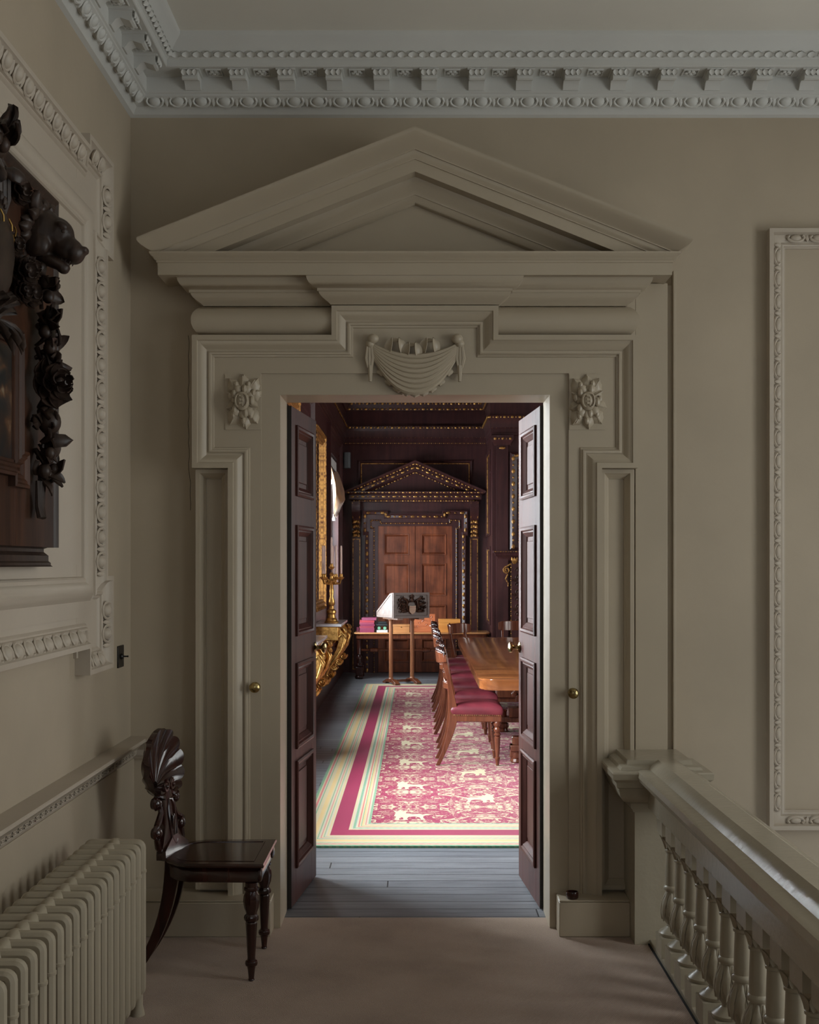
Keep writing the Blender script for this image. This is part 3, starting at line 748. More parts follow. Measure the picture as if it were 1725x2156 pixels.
m.rings([[(0.012, -0.118, 0.44), (0.028, -0.118, 0.44), (0.028, 0.118, 0.44), (0.012, 0.118, 0.44)], [(0.006, -0.108, 0.475), (0.022, -0.108, 0.475), (0.022, 0.108, 0.475), (0.006, 0.108, 0.475)], [(0.000, -0.02, 0.520), (0.016, -0.02, 0.520), (0.016, 0.02, 0.520), (0.000, 0.02, 0.520)]])
m.build('splat', 'hall_chair', HC, bevel=0.002)
def volute(mb, cy, cz, r, sgn, x, rad=0.010, turns=1.6, a0=0.0):
    pts = []; rads = []
    for i in range(int(turns*12)+1):
        a = a0+sgn*2*PI*i/12; q = r*(1-0.78*i/(turns*12))
        pts.append((x, cy+q*math.cos(a), cz+q*math.sin(a))); rads.append(rad*(1-0.5*i/(turns*12)))
    mb.tube(pts, rads, 6)
m = MB(); m.m = BK
for s_ in (-1, 1):
    for (cy, cz, r) in ((0.112, 0.545, 0.026), (0.085, 0.655, 0.024)):
        x = lean(cz)
        volute(m, s_*cy, cz, r, -s_, x, 0.011, 1.7, PI/2)
        m.m = BK @ Matrix.Translation((x, s_*cy, cz)) @ Matrix.Rotation(PI/2, 4, 'Y')
        m.lathe([(0.001, -0.018), (0.021, -0.018), (0.023, -0.010), (0.023, 0.010), (0.018, 0.016), (0.008, 0.020), (0.001, 0.021)], n=14)
        m.m = BK
    m.tube([(lean(.56), s_*0.112, 0.572), (lean(.6), s_*0.082, 0.585), (lean(.61), s_*0.058, 0.615), (lean(.64), s_*0.062, 0.640)], [0.012, 0.013, 0.012, 0.010], 7)
    m.tube([(lean(.53), s_*0.116, 0.520), (lean(.5), s_*0.112, 0.49), (lean(.47), s_*0.100, 0.470)], [0.012, 0.014, 0.012], 7)
    volute(m, s_*0.030, 0.715, 0.022, s_, lean(.715)+0.022, 0.008, 1.7, PI/2)
    m.ell((lean(.715)+0.022, s_*0.030, 0.715), (0.014, 0.009, 0.009), 8, 6)
    m.tube([(lean(.69)+.01, s_*0.015, 0.695), (lean(.67)+.014, s_*0.045, 0.675), (lean(.69)+.01, s_*0.10, 0.688)], [0.008, 0.010, 0.008], 6)
m.build('scroll', 'hall_chair', HC)
m = MB(); m.m = BK
NR = 15; AMX = math.radians(142); NA = NR*8; fo = 0.705; cz = 0.800; hy, hz = 0.162, 0.142
front = []; back = []
for i in range(NA+1):
    a = -AMX+2*AMX*i/NA
    dy, dz = math.sin(a), math.cos(a)
    # distance from the fan origin to the oval
    oz = fo-cz; A_ = dy*dy/hy**2+dz*dz/hz**2; B_ = 2*oz*dz/hz**2; C_ = oz*oz/hz**2-1
    D = max(0.0, B_*B_-4*A_*C_); R = (-B_+math.sqrt(D))/(2*A_)
    ph = abs(math.sin(PI*NR*(i/NA)))
    R *= 0.955+0.045*ph**0.6
    rf = []; rb = []
    for j in range(9):
        q = 0.10+0.90*j/8; y = R*q*dy; z = fo+R*q*dz
        bowl = -0.040+0.055*q**2.2
        rib = (ph**0.7)*0.013*(q**0.6)
        xf = lean(z)+bowl+rib
        rf.append((xf, y, z)); rb.append((xf-0.022-0.010*(1-q), y*0.99, z))
    front.append(rf); back.append(rb)
m.rings([f+b_[::-1] for f, b_ in zip(front, back)])
m.build('shell_back', 'hall_chair', HC, smooth=55)

# ------------------------------------------------------------------ balustrade of the landing
BL = thing('balustrade', 'painted balustrade with broad moulded handrail along the stairwell', 'balustrade', (1.03, 3.6, 0))
BX = 1.03
hr = [(-.075, .590), (-.075, .682), (-.108, .694), (-.122, .708), (-.126, .724), (-.120, .744), (-.108, .750), (-.072, .752), (-.066, .760), (-.056, .774), (-.044, .782), (-.034, .790),
      (.040, .790), (.052, .782), (.066, .772), (.072, .752), (.112, .748), (.124, .736), (.124, .716), (.110, .694), (.078, .682), (.078, .590)]
m = MB()
ys = [5.02-0.30*i for i in range(12)]
R = random.Random(3)
m.rings([[(BX+x, y, z+(0 if i in (0,) else R.uniform(-.0015, .0015))) for x, z in hr] for i, y in enumerate(ys)])
m.build('handrail', 'rail_paint', BL, smooth=24)
m = MB(); m.box(BX-0.055, BX+0.085, ys[-1], 5.10, 0.0, 0.022); m.build('kerb', 'rail_paint', BL, bevel=0.003)
m = MB(); m.box(BX-0.062, BX-0.0555, ys[-1], 5.10, 0.0005, 0.006); m.build('floor_gap', 'door_gap', BL)
bp = [(0.052, 0.100), (0.055, 0.106), (0.055, 0.113), (0.048, 0.120), (0.036, 0.128), (0.024, 0.138), (0.022, 0.146), (0.027, 0.152), (0.038, 0.168), (0.045, 0.188), (0.045, 0.205),
      (0.040, 0.228), (0.031, 0.252), (0.026, 0.272), (0.026, 0.280), (0.034, 0.284), (0.036, 0.291), (0.034, 0.298), (0.028, 0.303), (0.0285, 0.32), (0.027, 0.38), (0.025, 0.435),
      (0.030, 0.438), (0.030, 0.446), (0.026, 0.450), (0.027, 0.460), (0.035, 0.480), (0.044, 0.494), (0.046, 0.503), (0.040, 0.510)]
m = MB(); 
m.lathe(bp, n=24, flute=8, fd=0.12, frange=(0.15, 0.275))
m.box(-0.055, 0.055, -0.055, 0.055, 0.0215, 0.100); m.box(-0.053, 0.053, -0.053, 0.053, 0.509, 0.593)
for k in range(8):
    a = PI/4*k+PI/8
    dx, dy = math.cos(a), math.sin(a)
    m.leaf((0.026*dx, 0.026*dy, 0.275), (0.040*dx, 0.040*dy, 0.160), (dx, dy, 0.1), 0.030, -0.25, 0.12, 6, 0.003, lobes=3)
    m.leaf((0.026*dx, 0.026*dy, 0.450), (0.050*dx, 0.050*dy, 0.500), (dx, dy, -0.3), 0.028, 0.3, -0.12, 5, 0.004)
bal = m.build('baluster', 'baluster', BL)
bal.matrix_parent_inverse = Matrix(); bal.location = (0, 4.90-3.6, 0)
for i in range(1, 17):
    b_ = bal.copy(); col.objects.link(b_); b_.parent = BL; b_.location = (0, 4.90-3.6-0.177*i, 0)
# newel pedestal against the wall, with its moulded cap
m = MB(); m.box(0.912, 1.11, 5.09, 5.35, -0.0, 0.60)
m.rings([[(0.905-e_, 5.08-e_, z), (1.117+e_, 5.08-e_, z), (1.117+e_, 5.36, z), (0.905-e_, 5.36, z)] for e_, z in
         ((0, 0.56), (0.008, 0.575), (0.012, 0.578), (0.016, 0.60), (0.05, 0.615), (0.066, 0.640), (0.072, 0.665), (0.072, 0.672), (0.082, 0.676), (0.086, 0.700), (0.100, 0.712), (0.102, 0.736),
          (0.098, 0.742), (0.066, 0.746), (0.058, 0.758), (0.030, 0.764), (0.026, 0.782))])
m.build('newel', 'rail_paint', BL)

# ------------------------------------------------------------------ carved memorial panel on the left wall
CP = thing('carved_panel', 'dark carved wooden panel with lion head, urn and hanging fruit on left wall', 'wood carving', (-1.2, YC, 2.2))
BF = -1.205                                     # board face
m = MB(); m.box(XL+0.012, BF, 2.37, 4.03, 1.655, 2.805)
for y in (3.05, 3.62): m.box(BF-0.001, BF+0.0006, y-0.001, y+0.001, 1.66, 1.90)
m.build('board', 'board', CP, bevel=0.003)
m = MB()
m.sweep([(2.37, 1.655), (2.37, 2.805), (4.03, 2.805), (4.03, 1.655)], [(0, 0.07), (0.0, 0.086), (0.010, 0.088), (0.016, 0.084), (0.022, 0.080), (0.026, 0.076)], lw)
m.build('edge_moulding', 'carved', CP)
m = MB(); m.sweep([(XL+0.012, 2.35), (BF-0.008, 2.35), (BF-0.008, 4.02), (XL+0.012, 4.02)][::-1],
    [(-.004, 1.592), (-0.001, 1.592), (0.004, 1.597), (0.004, 1.604), (0.010, 1.610), (0.010, 1.628), (0.018, 1.636), (0.022, 1.640), (0.022, 1.650), (0.010, 1.656), (-.004, 1.656)], plan)
m.build('base_moulding', 'carved', CP)
# painting with eared frame
def cpm(a, z, v): return (BF+v, a, z)
m = MB(); m.box(BF, BF+0.004, 2.80, 3.58, 1.86, 2.24)
def painting_mat():
    mt, nt, b = new_mat('old_painting'); v = coords(nt, (1, 1, 1))
    n = nd(nt, 'ShaderNodeTexNoise', i_Scale=7.0, i_Detail=6.0, i_Distortion=1.2); lk(nt, v, n.inputs['Vector'])
    lk(nt, ramp(nt, n.outputs[0], [(0.42, (0.008, 0.010, 0.010)), (0.55, (0.035, 0.020, 0.012)), (0.63, (0.10, 0.045, 0.018)), (0.72, (0.26, 0.20, 0.13))]), b.inputs['Base Color'])
    b.inputs['Roughness'].default_value = 0.35; return mt
m.build('painting', painting_mat(), CP)
m = MB(); pp = [(2.72, 1.83), (2.72, 1.94), (2.77, 1.94), (2.77, 2.30), (3.64, 2.30), (3.64, 1.94), (3.69, 1.94), (3.69, 1.83), (3.56, 1.83), (3.56, 1.86), (2.85, 1.86), (2.85, 1.83)]
m.sweep(pp, [(0, 0), (0, 0.022), (0.008, 0.026), (0.014, 0.020), (0.020, 0.022), (0.028, 0.016), (0.036, 0.016), (0.042, 0.008), (0.050, 0.008), (0.052, 0.002)], cpm, closed=True)
m.build('painting_frame', 'board', CP)
# urn
m = MB()
prof = [(0.055, -0.235), (0.085, -0.215), (0.060, -0.195), (0.10, -0.180), (0.19, -0.13), (0.245, -0.06), (0.262, 0.01), (0.255, 0.065), (0.225, 0.110), (0.20, 0.135), (0.205, 0.145), (0.20, 0.160), (0.165, 0.168), (0.15, 0.185), (0.10, 0.225), (0.03, 0.245), (0.02, 0.27)]
rr = []
for r, z in prof:
    rr.append([(BF+0.42*r*math.sin(PI*k/14), YC+r*math.cos(PI*k/14), 2.44+z) for k in range(15)])
m.rings(rr, closed_ring=False)
m.build('carved_urn', 'urn', CP, smooth=60)
m = MB(); R = random.Random(2)
for k in range(9):          # worn gilded strokes on the shoulder
    a = PI/2-1.3+2.6*k/8; r = 0.258; zz = 2.44+0.065+0.004*R.uniform(-1, 1)
    p = Vector((BF+0.42*r*math.sin(a)+0.002, YC+r*math.cos(a), zz))
    q = p+Vector((-0.005, 0.012*R.choice((-1, 1)), 0.03))
    m.tube([p, (p+q)/2+Vector((0.004, 0, 0)), q], 0.0025, 5)
m.build('gilded_strokes', 'old_gold', CP)
m = MB(); 
for k in range(15):
    a = PI*k/14; r = 0.205
    m.ell((BF+0.42*r*math.sin(a), YC+r*math.cos(a), 2.588), (0.012, 0.012, 0.014), 7, 5)
for k in range(9):
    a = PI*(k+0.5)/9
    m.leaf((BF+0.02, YC+0.05*math.cos(a), 2.215), (BF+0.09*math.sin(a)+0.03, YC+0.24*math.cos(a), 2.30+0.03*R.random()), (math.sin(a), math.cos(a), -0.6), 0.085, 0.5, -0.18, 7, 0.008, lobes=2)
    m.leaf((BF+0.02, YC+0.06*math.cos(a), 2.25), (BF+0.10*math.sin(a)+0.02, YC+0.30*math.cos(a), 2.19), (math.sin(a), math.cos(a), 0.8), 0.055, 0.5, 0.2, 6, 0.007)
m.build('urn_foliage', 'carved', CP)
# lion head, snout out from the board
m = MB(); LH = Matrix.Translation((BF+0.01, 3.775, 2.635)) @ Matrix.Rotation(math.radians(22), 4, 'Y') @ Matrix.Scale(1.25, 4)
m.m = LH
for c, r in (((0.015, 0, 0.0), (0.060, 0.055, 0.065)), ((0.050, 0, 0.012), (0.050, 0.042, 0.046)), ((0.088, 0, -0.006), (0.046, 0.034, 0.030)), ((0.112, 0, -0.012), (0.026, 0.032, 0.028)),
             ((0.134, 0, 0.004), (0.010, 0.018, 0.010)), ((0.070, 0, -0.052), (0.048, 0.024, 0.015)), ((0.100, 0, -0.058), (0.016, 0.018, 0.013)), ((0.095, -0.017, -0.020), (0.024, 0.014, 0.016)), ((0.095, 0.017, -0.020), (0.024, 0.014, 0.016)),
             ((0.066, -0.026, 0.036), (0.018, 0.015, 0.012)), ((0.066, 0.026, 0.036), (0.018, 0.015, 0.012)), ((0.030, -0.040, -0.030), (0.034, 0.020, 0.030)), ((0.030, 0.040, -0.030), (0.034, 0.020, 0.030))):
    m.ell(c, r, 14, 10)
for s_ in (-1, 1):
    m.leaf((0.010, s_*0.040, 0.040), (0.000, s_*0.066, 0.092), (1, s_*0.2, 0), 0.044, -0.5, 0.05, 6, 0.010)
m.build('lion_head', 'carved', CP, remesh=0.0045)
m = MB(); m.m = LH
for k in range(26):
    a = 2*PI*k/26; rr_ = 0.058+0.008*(k % 2)
    m.leaf((0.012, rr_*0.8*math.cos(a), rr_*0.9*math.sin(a)), (-0.012+0.01*(k % 3), rr_*1.5*math.cos(a), rr_*1.45*math.sin(a)-0.01), (1, 0, 0), 0.030, -0.4, 0.25, 5, 0.006)
for s_ in (-1, 1): m.ell((0.076, s_*0.030, 0.024), (0.006, 0.006, 0.006), 8, 6)
for s_ in (-1, 1):
    for k in range(3): m.lathe([(0.004, 0), (0.001, -0.014)], cx=0.092+0.011*k, cy=s_*0.014, n=6, m=Matrix.Translation((0, 0, -0.028)))
m.build('mane', 'carved', CP)
# hanging drop of flowers, fruit and leaves
m = MB(); R = random.Random(11)
def flower(mb, c, r, nrm, layers=3):
    c = Vector(c); nrm = Vector(nrm).normalized(); t = nrm.orthogonal().normalized(); b_ = nrm.cross(t)
    for L in range(layers):
        n = 7-L; rr_ = r*(1-0.27*L)
        for k in range(n):
            a = 2*PI*k/n+L*0.5; d = t*math.cos(a)+b_*math.sin(a)
            mb.leaf(c+nrm*(0.10*r*L), c+d*rr_+nrm*(r*(0.10+0.32*L)), nrm, rr_*1.1, 0.45, -0.22, 7, 0.004, blunt=0.33)
    mb.ell(tuple(c+nrm*r*0.45), (r*0.22, r*0.22, r*0.22), 8, 6)
DY = 3.79
for (y, z, n, r) in ((DY, 2.47, 10, .07), (DY+.01, 2.36, 12, .075), (DY, 2.26, 12, .07), (DY-.01, 2.06, 12, .06), (DY, 1.96, 10, .055), (DY, 1.88, 8, .04)):
    for k in range(n):
        a = R.uniform(0, 2*PI); t_ = Vector((R.uniform(0.01, 0.07), r*math.cos(a), 0.07*math.sin(a)))
        b_ = Vector((BF+R.uniform(0.01, 0.05), y+R.uniform(-.02, .02), z+R.uniform(-.03, .03)))
        m.leaf(b_, b_+t_+Vector((0.0, 0, -0.015)), (1, R.uniform(-.5, .5), R.uniform(-.3, .5)), R.uniform(0.030, 0.055), R.uniform(-.5, .5), R.uniform(-.1, .3), 7, 0.005, lobes=R.choice((0, 2, 3)))
    for k in range(3):
        q = R.uniform(.014, .022); m.ell((BF+R.uniform(0.035, 0.07), y+R.uniform(-.035, .035), z+R.uniform(-.04, .04)), (q, q, q*1.1), 9, 7)
m.ell((BF+0.055, DY-0.01, 2.045), (0.036, 0.036, 0.042), 14, 10)            # pomegranate
m.ell((BF+0.05, DY+0.02, 1.965), (0.022, 0.022, 0.030), 10, 8)
flower(m, (BF+0.06, DY-0.01, 2.165), 0.075, (0.8, -0.45, 0.05), 4)          # rose
for (y, z, r) in ((3.60, 2.47, .05), (3.66, 2.42, .045), (3.56, 2.70, .045), (3.52, 2.53, .035), (3.68, 2.50, .035), (3.60, 2.41, .035)): flower(m, (BF+0.03, y, z), r, (1, -0.4, 0.1), 3)
m.build('carved_drop', 'carved', CP, smooth=50)
m = MB()
for k in range(5): m.tube([(BF+0.02+0.004*k, DY-0.01+0.006*(k-2), 1.86), (BF+0.022, DY+0.012*(k-2), 1.78), (BF+0.03, DY-0.008+0.008*(k-2), 1.745)], [0.005, 0.008, 0.010], 6)
m.build('tassel', 'carved', CP)
m = MB(); R = random.Random(4)       # crest foliage and drapery at the top, reaching above the board
for k in range(26):
    y = YC+R.uniform(-.2, .22); z = 2.80+R.uniform(-.05, .08)-abs(y-YC)*0.25
    b_ = Vector((BF+R.uniform(.01, .05), y, z)); a = R.uniform(0, 2*PI)
    m.leaf(b_, b_+Vector((R.uniform(.01, .05), .07*math.cos(a), .07*math.sin(a))), (1, R.uniform(-.4, .4), 0.2), R.uniform(.04, .06), R.uniform(-.5, .5), 0.2, 7, 0.006, lobes=3)
for k in range(8):
    m.ell((BF+0.05, YC+R.uniform(-.15, .18), 2.80+R.uniform(-.04, .05)), (.022, .022, .024), 9, 7)
for k in range(7):
    y0 = YC+0.08+0.035*k
    m.tube([(BF+0.025, YC+0.10+0.008*k, 2.78), (BF+0.03, y0-0.03, 2.71), (BF+0.02, y0, 2.65), (BF+0.008, y0+0.005, 2.60)], [0.008, 0.013, 0.013, 0.006], 7)
m.build('crest_foliage', 'carved', CP, smooth=50)

# ================================================================== THE FAR ROOM: shell
X0, YN, YE, XA, YA, X1, ZT = -1.10, 5.56, 17.90, 1.02, 16.60, 4.70, 4.05
def plank_mat():
    mt, nt, b = new_mat('grey_oak_boards'); v = coords(nt)
    br = nd(nt, 'ShaderNodeTexBrick', i_Scale=1.0, offset=0.37, offset_frequency=2)
    br.inputs['Color1'].default_value = (0.15, 0.158, 0.175, 1); br.inputs['Color2'].default_value = (0.225, 0.232, 0.248, 1); br.inputs['Mortar'].default_value = (0.012, 0.012, 0.014, 1)
    br.inputs['Mortar Size'].default_value = 0.0035; br.inputs['Mortar Smooth'].default_value = 0.1; br.inputs['Bias'].default_value = -0.2
    br.inputs['Brick Width'].default_value = 1.9; br.inputs['Row Height'].default_value = 0.125
    sp = nd(nt, 'ShaderNodeSeparateXYZ'); lk(nt, v, sp.inputs[0]); fl = nd(nt, 'ShaderNodeMath', operation='DIVIDE'); lk(nt, sp.outputs[1], fl.inputs[0]); fl.inputs[1].default_value = 0.125
    f2 = nd(nt, 'ShaderNodeMath', operation='FLOOR'); lk(nt, fl.outputs[0], f2.inputs[0]); wn = nd(nt, 'ShaderNodeTexWhiteNoise', noise_dimensions='1D'); lk(nt, f2.outputs[0], wn.inputs['W'])
    ma = nd(nt, 'ShaderNodeMath', operation='MULTIPLY_ADD'); lk(nt, wn.outputs[0], ma.inputs[0]); ma.inputs[1].default_value = 2.4; lk(nt, sp.outputs[0], ma.inputs[2])
    cbx = nd(nt, 'ShaderNodeCombineXYZ'); lk(nt, ma.outputs[0], cbx.inputs[0]); lk(nt, sp.outputs[1], cbx.inputs[1]); lk(nt, cbx.outputs[0], br.inputs['Vector'])
    v2 = coords(nt, (1.3, 22, 1)); n = nd(nt, 'ShaderNodeTexNoise', i_Scale=1.8, i_Detail=8.0, i_Roughness=0.65); lk(nt, v2, n.inputs['Vector'])
    mx = nd(nt, 'ShaderNodeMix', data_type='RGBA', blend_type='MULTIPLY'); mx.inputs[0].default_value = 0.8
    lk(nt, br.outputs[0], mx.inputs[6]); lk(nt, ramp(nt, n.outputs[0], [(0.3, (0.5, 0.5, 0.5)), (0.65, (1.15, 1.13, 1.1))]), mx.inputs[7])
    lk(nt, mx.outputs[2], b.inputs['Base Color']); b.inputs['Roughness'].default_value = 0.42; b.inputs['Specular IOR Level'].default_value = 0.45
    ad = nd(nt, 'ShaderNodeMath', operation='MULTIPLY_ADD'); lk(nt, br.outputs[1], ad.inputs[0]); ad.inputs[1].default_value = -1.0; lk(nt, n.outputs[0], ad.inputs[2])
    bump(nt, b, ad.outputs[0], 0.35, 0.004); return mt
M['planks'] = plank_mat()
m = MB(); m.box(X0-0.3, X1+0.3, 5.485, YE+0.3, -0.3, -0.001); struct(m, 'floor_3', 'planks', 'worn grey floorboards of the panelled room', 'floor')
m = MB(); m.box(X0-0.3, X1+0.3, YN, YE+0.3, ZT, ZT+0.15); struct(m, 'ceiling_2', 'panelling', 'dark ceiling of the panelled room', 'ceiling')
m = MB(); m.box(X0-0.3, CX-0.70, YN, YN+0.03, 0, ZT); m.box(CX+0.70, X1+0.3, YN, YN+0.03, 0, ZT); m.box(CX-0.70, CX+0.70, YN, YN+0.03, OH+0.1, ZT)
struct(m, 'wall_near', 'panelling', 'dark panelled side of the doorway wall in the far room', 'wall')
m = MB(); m.box(X0-0.3, X1+0.3, YE, YE+0.2, 0, ZT); struct(m, 'wall_far', 'panelling', 'dark panelled end wall with the far pedimented doorway', 'wall')
m = MB(); m.box(XA, X1+0.3, YA, YA+0.12, 0, ZT); m.box(XA, XA+0.1, YA+0.12, YE, 0, ZT)
struct(m, 'wall_chimney', 'panelling', 'dark panelled chimney wall at the right of the far room', 'wall')
ZS, ZH = 0.62, 3.02
m = MB(); edges = [YN]+[v for w_ in WINS for v in w_]+[YE]
for i in range(0, len(edges), 2): m.box(X0-0.25, X0, edges[i], edges[i+1], 0, ZT)
for a, b_ in WINS: m.box(X0-0.25, X0, a, b_, 0, ZS); m.box(X0-0.25, X0, a, b_, ZH, ZT)
struct(m, 'wall_window_side', 'panelling', 'dark panelled window wall on the left of the far room', 'wall')
m = MB(); RW = [(8.9, 10.3), (11.3, 12.7)]  # unseen openings added so the side fill lamp reaches the room
e_ = [YN, 8.9, 10.3, 11.3, 12.7, YA]
for i in range(0, 6, 2): m.box(X1, X1+0.2, e_[i], e_[i+1], 0, ZT)
for a, b_ in RW: m.box(X1, X1+0.2, a, b_, 0, 0.9); m.box(X1, X1+0.2, a, b_, 3.2, ZT)
struct(m, 'wall_opposite', 'panelling', 'dark panelled wall on the right of the far room', 'wall')
M['white_sash'] = paint('white_sash_paint', (0.75, 0.76, 0.76), 0.4, 0.02, 0.0)
k = 3
for a, b_ in WINS:
    t = sash('window_%d' % k, 'tall white sash window on the left of the far room', 0, X0-0.12, a, b_, ZS, ZH, 3, 6, bar=0.028); k += 1
    for c in kids(t):
        if c.name.startswith('window_frame'): c.data.materials[0] = M['white_sash']
for a, b_ in RW:
    sash('window_%d' % k, 'added sash window for fill light, unseen at the right of the far room', 0, X1+0.12, a, b_, 0.9, 3.2, 3, 6); k += 1
# carved dark surrounds of the left windows
def fwall(a, z, v): return (X0+v, a, z)
for a, b_ in WINS:
    m = MB(); m.sweep([(a-0.10, ZS-0.05), (a-0.10, ZH+0.30), (b_+0.22, ZH+0.30), (b_+0.22, ZS-0.05)], [(0, 0), (0, 0.045), (0.03, 0.05), (0.05, 0.03), (0.08, 0.035), (0.10, 0.012), (0.20, 0.012), (0.22, 0.0)], fwall, closed=True)
    struct(m, 'trim_%d' % (k+10), 'panelling', 'carved dark surround of a window in the far room', 'window surround'); k += 1
# cornice of the far room
m = MB()
cpf = [(0, 3.36), (0.012, 3.37), (0.012, 3.40), (0.02, 3.405), (0.02, 3.46), (0.030, 3.47), (0.036, 3.56), (0.05, 3.58), (0.06, 3.62), (0.075, 3.635), (0.03, 3.64), (0.03, 3.86), (0.05, 3.865), (0.06, 3.90), (0.07, 3.92), (0.10, 3.99), (0.12, 4.0), (0.12, 4.05)]
pth = [(X0, YN+0.03), (X0, YE), (XA, YE), (XA, YA), (X1, YA)]
m.sweep(pth, cpf, plan)
cf = struct(m, 'trim_30', 'panelling', 'dark cornice with gilded bands around the far room', 'cornice')
def beads(mb, p0, p1, pitch, r, out=Vector((0, -1, 0))):
    p0, p1 = Vector(p0), Vector(p1); L = (p1-p0).length; n = max(1, int(L/pitch)); ax = (p1-p0)/L
    for i in range(n):
        c = p0+ax*(L*(i+0.5)/n); big = i % 2 == 0
        s_ = ax*(pitch*0.42 if big else pitch*0.20); w = r if big else r*0.62
        upv = ax.cross(out).normalized()
        mm = Matrix(((*(ax), 0), (*upv, 0), (*out, 0), (0, 0, 0, 1))).transposed(); mm.translation = c
        mb.ell((0, 0, 0), (s_.length, w, w*0.7), 7, 5, m=mm)
m = MB(); mo = MB()
for z, o, pt, r in ((3.612, 0.068, 0.052, 0.020), (3.885, 0.058, 0.060, 0.018), (3.965, 0.098, 0.055, 0.026)):
    beads(m, (X0+o, YE-o, z), (XA-o, YE-o, z), pt, r)
    beads(m, (XA-o, YE-o, z), (XA-o, YA-o, z), pt, r, Vector((-1, 0, 0)))
    beads(m, (XA-o, YA-o, z), (2.2, YA-o, z), pt, r)
beads(m, (X0+0.02, YE-0.024, 3.47), (XA-0.02, YE-0.024, 3.47), 0.03, 0.006)
beads(m, (X0+0.02, YE-0.016, 3.385), (XA-0.02, YE-0.016, 3.385), 0.03, 0.006)
beads(m, (XA-0.02, YA-0.024, 3.47), (2.2, YA-0.024, 3.47), 0.03, 0.006)
m.build('gilded_band', 'gilt', cf)
m = MB()
for z, o, r in ((3.612, 0.066, 0.016), (3.965, 0.098, 0.02)): beads(m, (X0+o, 12.4, z), (X0+o, YE-o, z), 0.09, r, Vector((1, 0, 0)))
m.build('side_gilded_band', 'gilt_dim', cf)

# ------------------------------------------------------------------ far doorway
DX = -0.038
FD = thing('trim_31', 'dark and gilt pedimented doorcase at the end of the far room', 'doorcase', (DX, YE, 0), kind='structure')
def fw(a, z, v): return (DX+a, YE-v, z)
m = MB(); hw = 0.548
def fbox(mb, x0, x1, z0, z1, v0, v1): mb.box(DX+x0, DX+x1, YE-v1, YE-v0, z0, z1)
fbox(m, -0.76, -hw, 0, 2.36, 0, 0.05); fbox(m, hw, 0.76, 0, 2.36, 0, 0.05); fbox(m, -hw, hw, 2.165, 2.36, 0, 0.05)
m.build('door_surround', 'panelling', FD)
op = [(-0.745, 0), (-0.745, 2.02), (-0.775, 2.02), (-0.775, 2.39), (-0.40, 2.39), (-0.40, 2.335), (0.40, 2.335), (0.40, 2.39), (0.775, 2.39), (0.775, 2.02), (0.745, 2.02), (0.745, 0)]
m = MB(); m.sweep(op, [(0, 0), (0, 0.09), (0.012, 0.095), (0.020, 0.085), (0.05, 0.075), (0.058, 0.068), (0.062, 0.045)], fw); m.build('outer_architrave', 'panelling', FD)
inn = [(-0.62, 0), (-0.62, 2.12), (-0.665, 2.12), (-0.665, 2.26), (-0.50, 2.26), (-0.50, 2.215), (0.50, 2.215), (0.50, 2.26), (0.665, 2.26), (0.665, 2.12), (0.62, 2.12), (0.62, 0)]
m = MB(); m.sweep(inn, [(0, 0.04), (0, 0.066), (0.008, 0.070), (0.022, 0.062), (0.026, 0.045)], fw); m.build('inner_architrave', 'panelling', FD)
def bead_path(mb, path, off, v, pitch, r, mp, out=Vector((0, -1, 0))):
    N = len(path); pts = []
    for i in range(N):
        def nrm(p, q):
            dx, dy = q[0]-p[0], q[1]-p[1]; L = math.hypot(dx, dy); return (dy/L, -dx/L)
        n1 = nrm(path[i-1], path[i]) if i > 0 else nrm(path[0], path[1]); n2 = nrm(path[i], path[i+1]) if i < N-1 else n1
        d = 1+n1[0]*n2[0]+n1[1]*n2[1]; pts.append((path[i][0]+(n1[0]+n2[0])/d*off, path[i][1]+(n1[1]+n2[1])/d*off))
    for a, b_ in zip(pts, pts[1:]):
        if math.hypot(a[0]-b_[0], a[1]-b_[1]) > pitch*0.6: beads(mb, mp(a[0], a[1], v), mp(b_[0], b_[1], v), pitch, r, out)
m = MB(); bead_path(m, op, 0.035, 0.088, 0.085, 0.021, fw); m.build('gilded_leaf_border', 'gilt_dim', FD)
m = MB(); bead_path(m, inn, 0.014, 0.068, 0.034, 0.010, fw); m.build('gilded_bead_border', 'gilt_dim', FD)
# side pilasters with gilt lines, scroll brackets above
for sgn in (-1, 1):
    m = MB(); lo, hi = sorted((sgn*0.80, sgn*0.935)); fbox(m, lo, hi, 0, 2.0, 0, 0.05); m.build('side_pilaster', 'panelling', FD)
    m = MB(); g = MB(); m = g
    m.sweep([(lo+0.012, 0.05), (lo+0.012, 1.975), (hi-0.012, 1.975), (hi-0.012, 0.05)], [(0, 0.048), (0, 0.058), (0.012, 0.058), (0.012, 0.048)], fw, closed=True)
    m.build('gilt_line', 'gilt_dim', FD)
    m = MB(); c = sgn*0.868
    rr = []
    for i in range(13):
        q = i/12; z = 2.52-0.50*q; v = 0.16*(1-q)**1.4+0.06+0.045*math.sin(q*2*PI)
        rr.append([fw(c-0.062, z, 0), fw(c-0.062, z, v), fw(c+0.062, z, v), fw(c+0.062, z, 0)])
    m.rings(rr); m.build('scroll_bracket', 'panelling', FD)
    m = MB()
    for q in (-0.05, 0.05): m.tube([fw(c+q, 2.50, 0.215), fw(c+q, 2.40, 0.20), fw(c+q, 2.28, 0.125)], 0.011, 6)
    for zz in (2.23, 2.16, 2.09, 2.03):
        for q in (-0.035, 0.035): m.leaf(fw(c, zz+0.02, 0.10), fw(c+q*1.5, zz-0.03, 0.12), (0, -1, 0), 0.05, -0.4, 0.2, 5, 0.008)
        m.ell(fw(c, zz, 0.11), (0.018, 0.015, 0.022), 7, 5)
    m.build('gilded_acanthus', 'gilt_dim', FD)
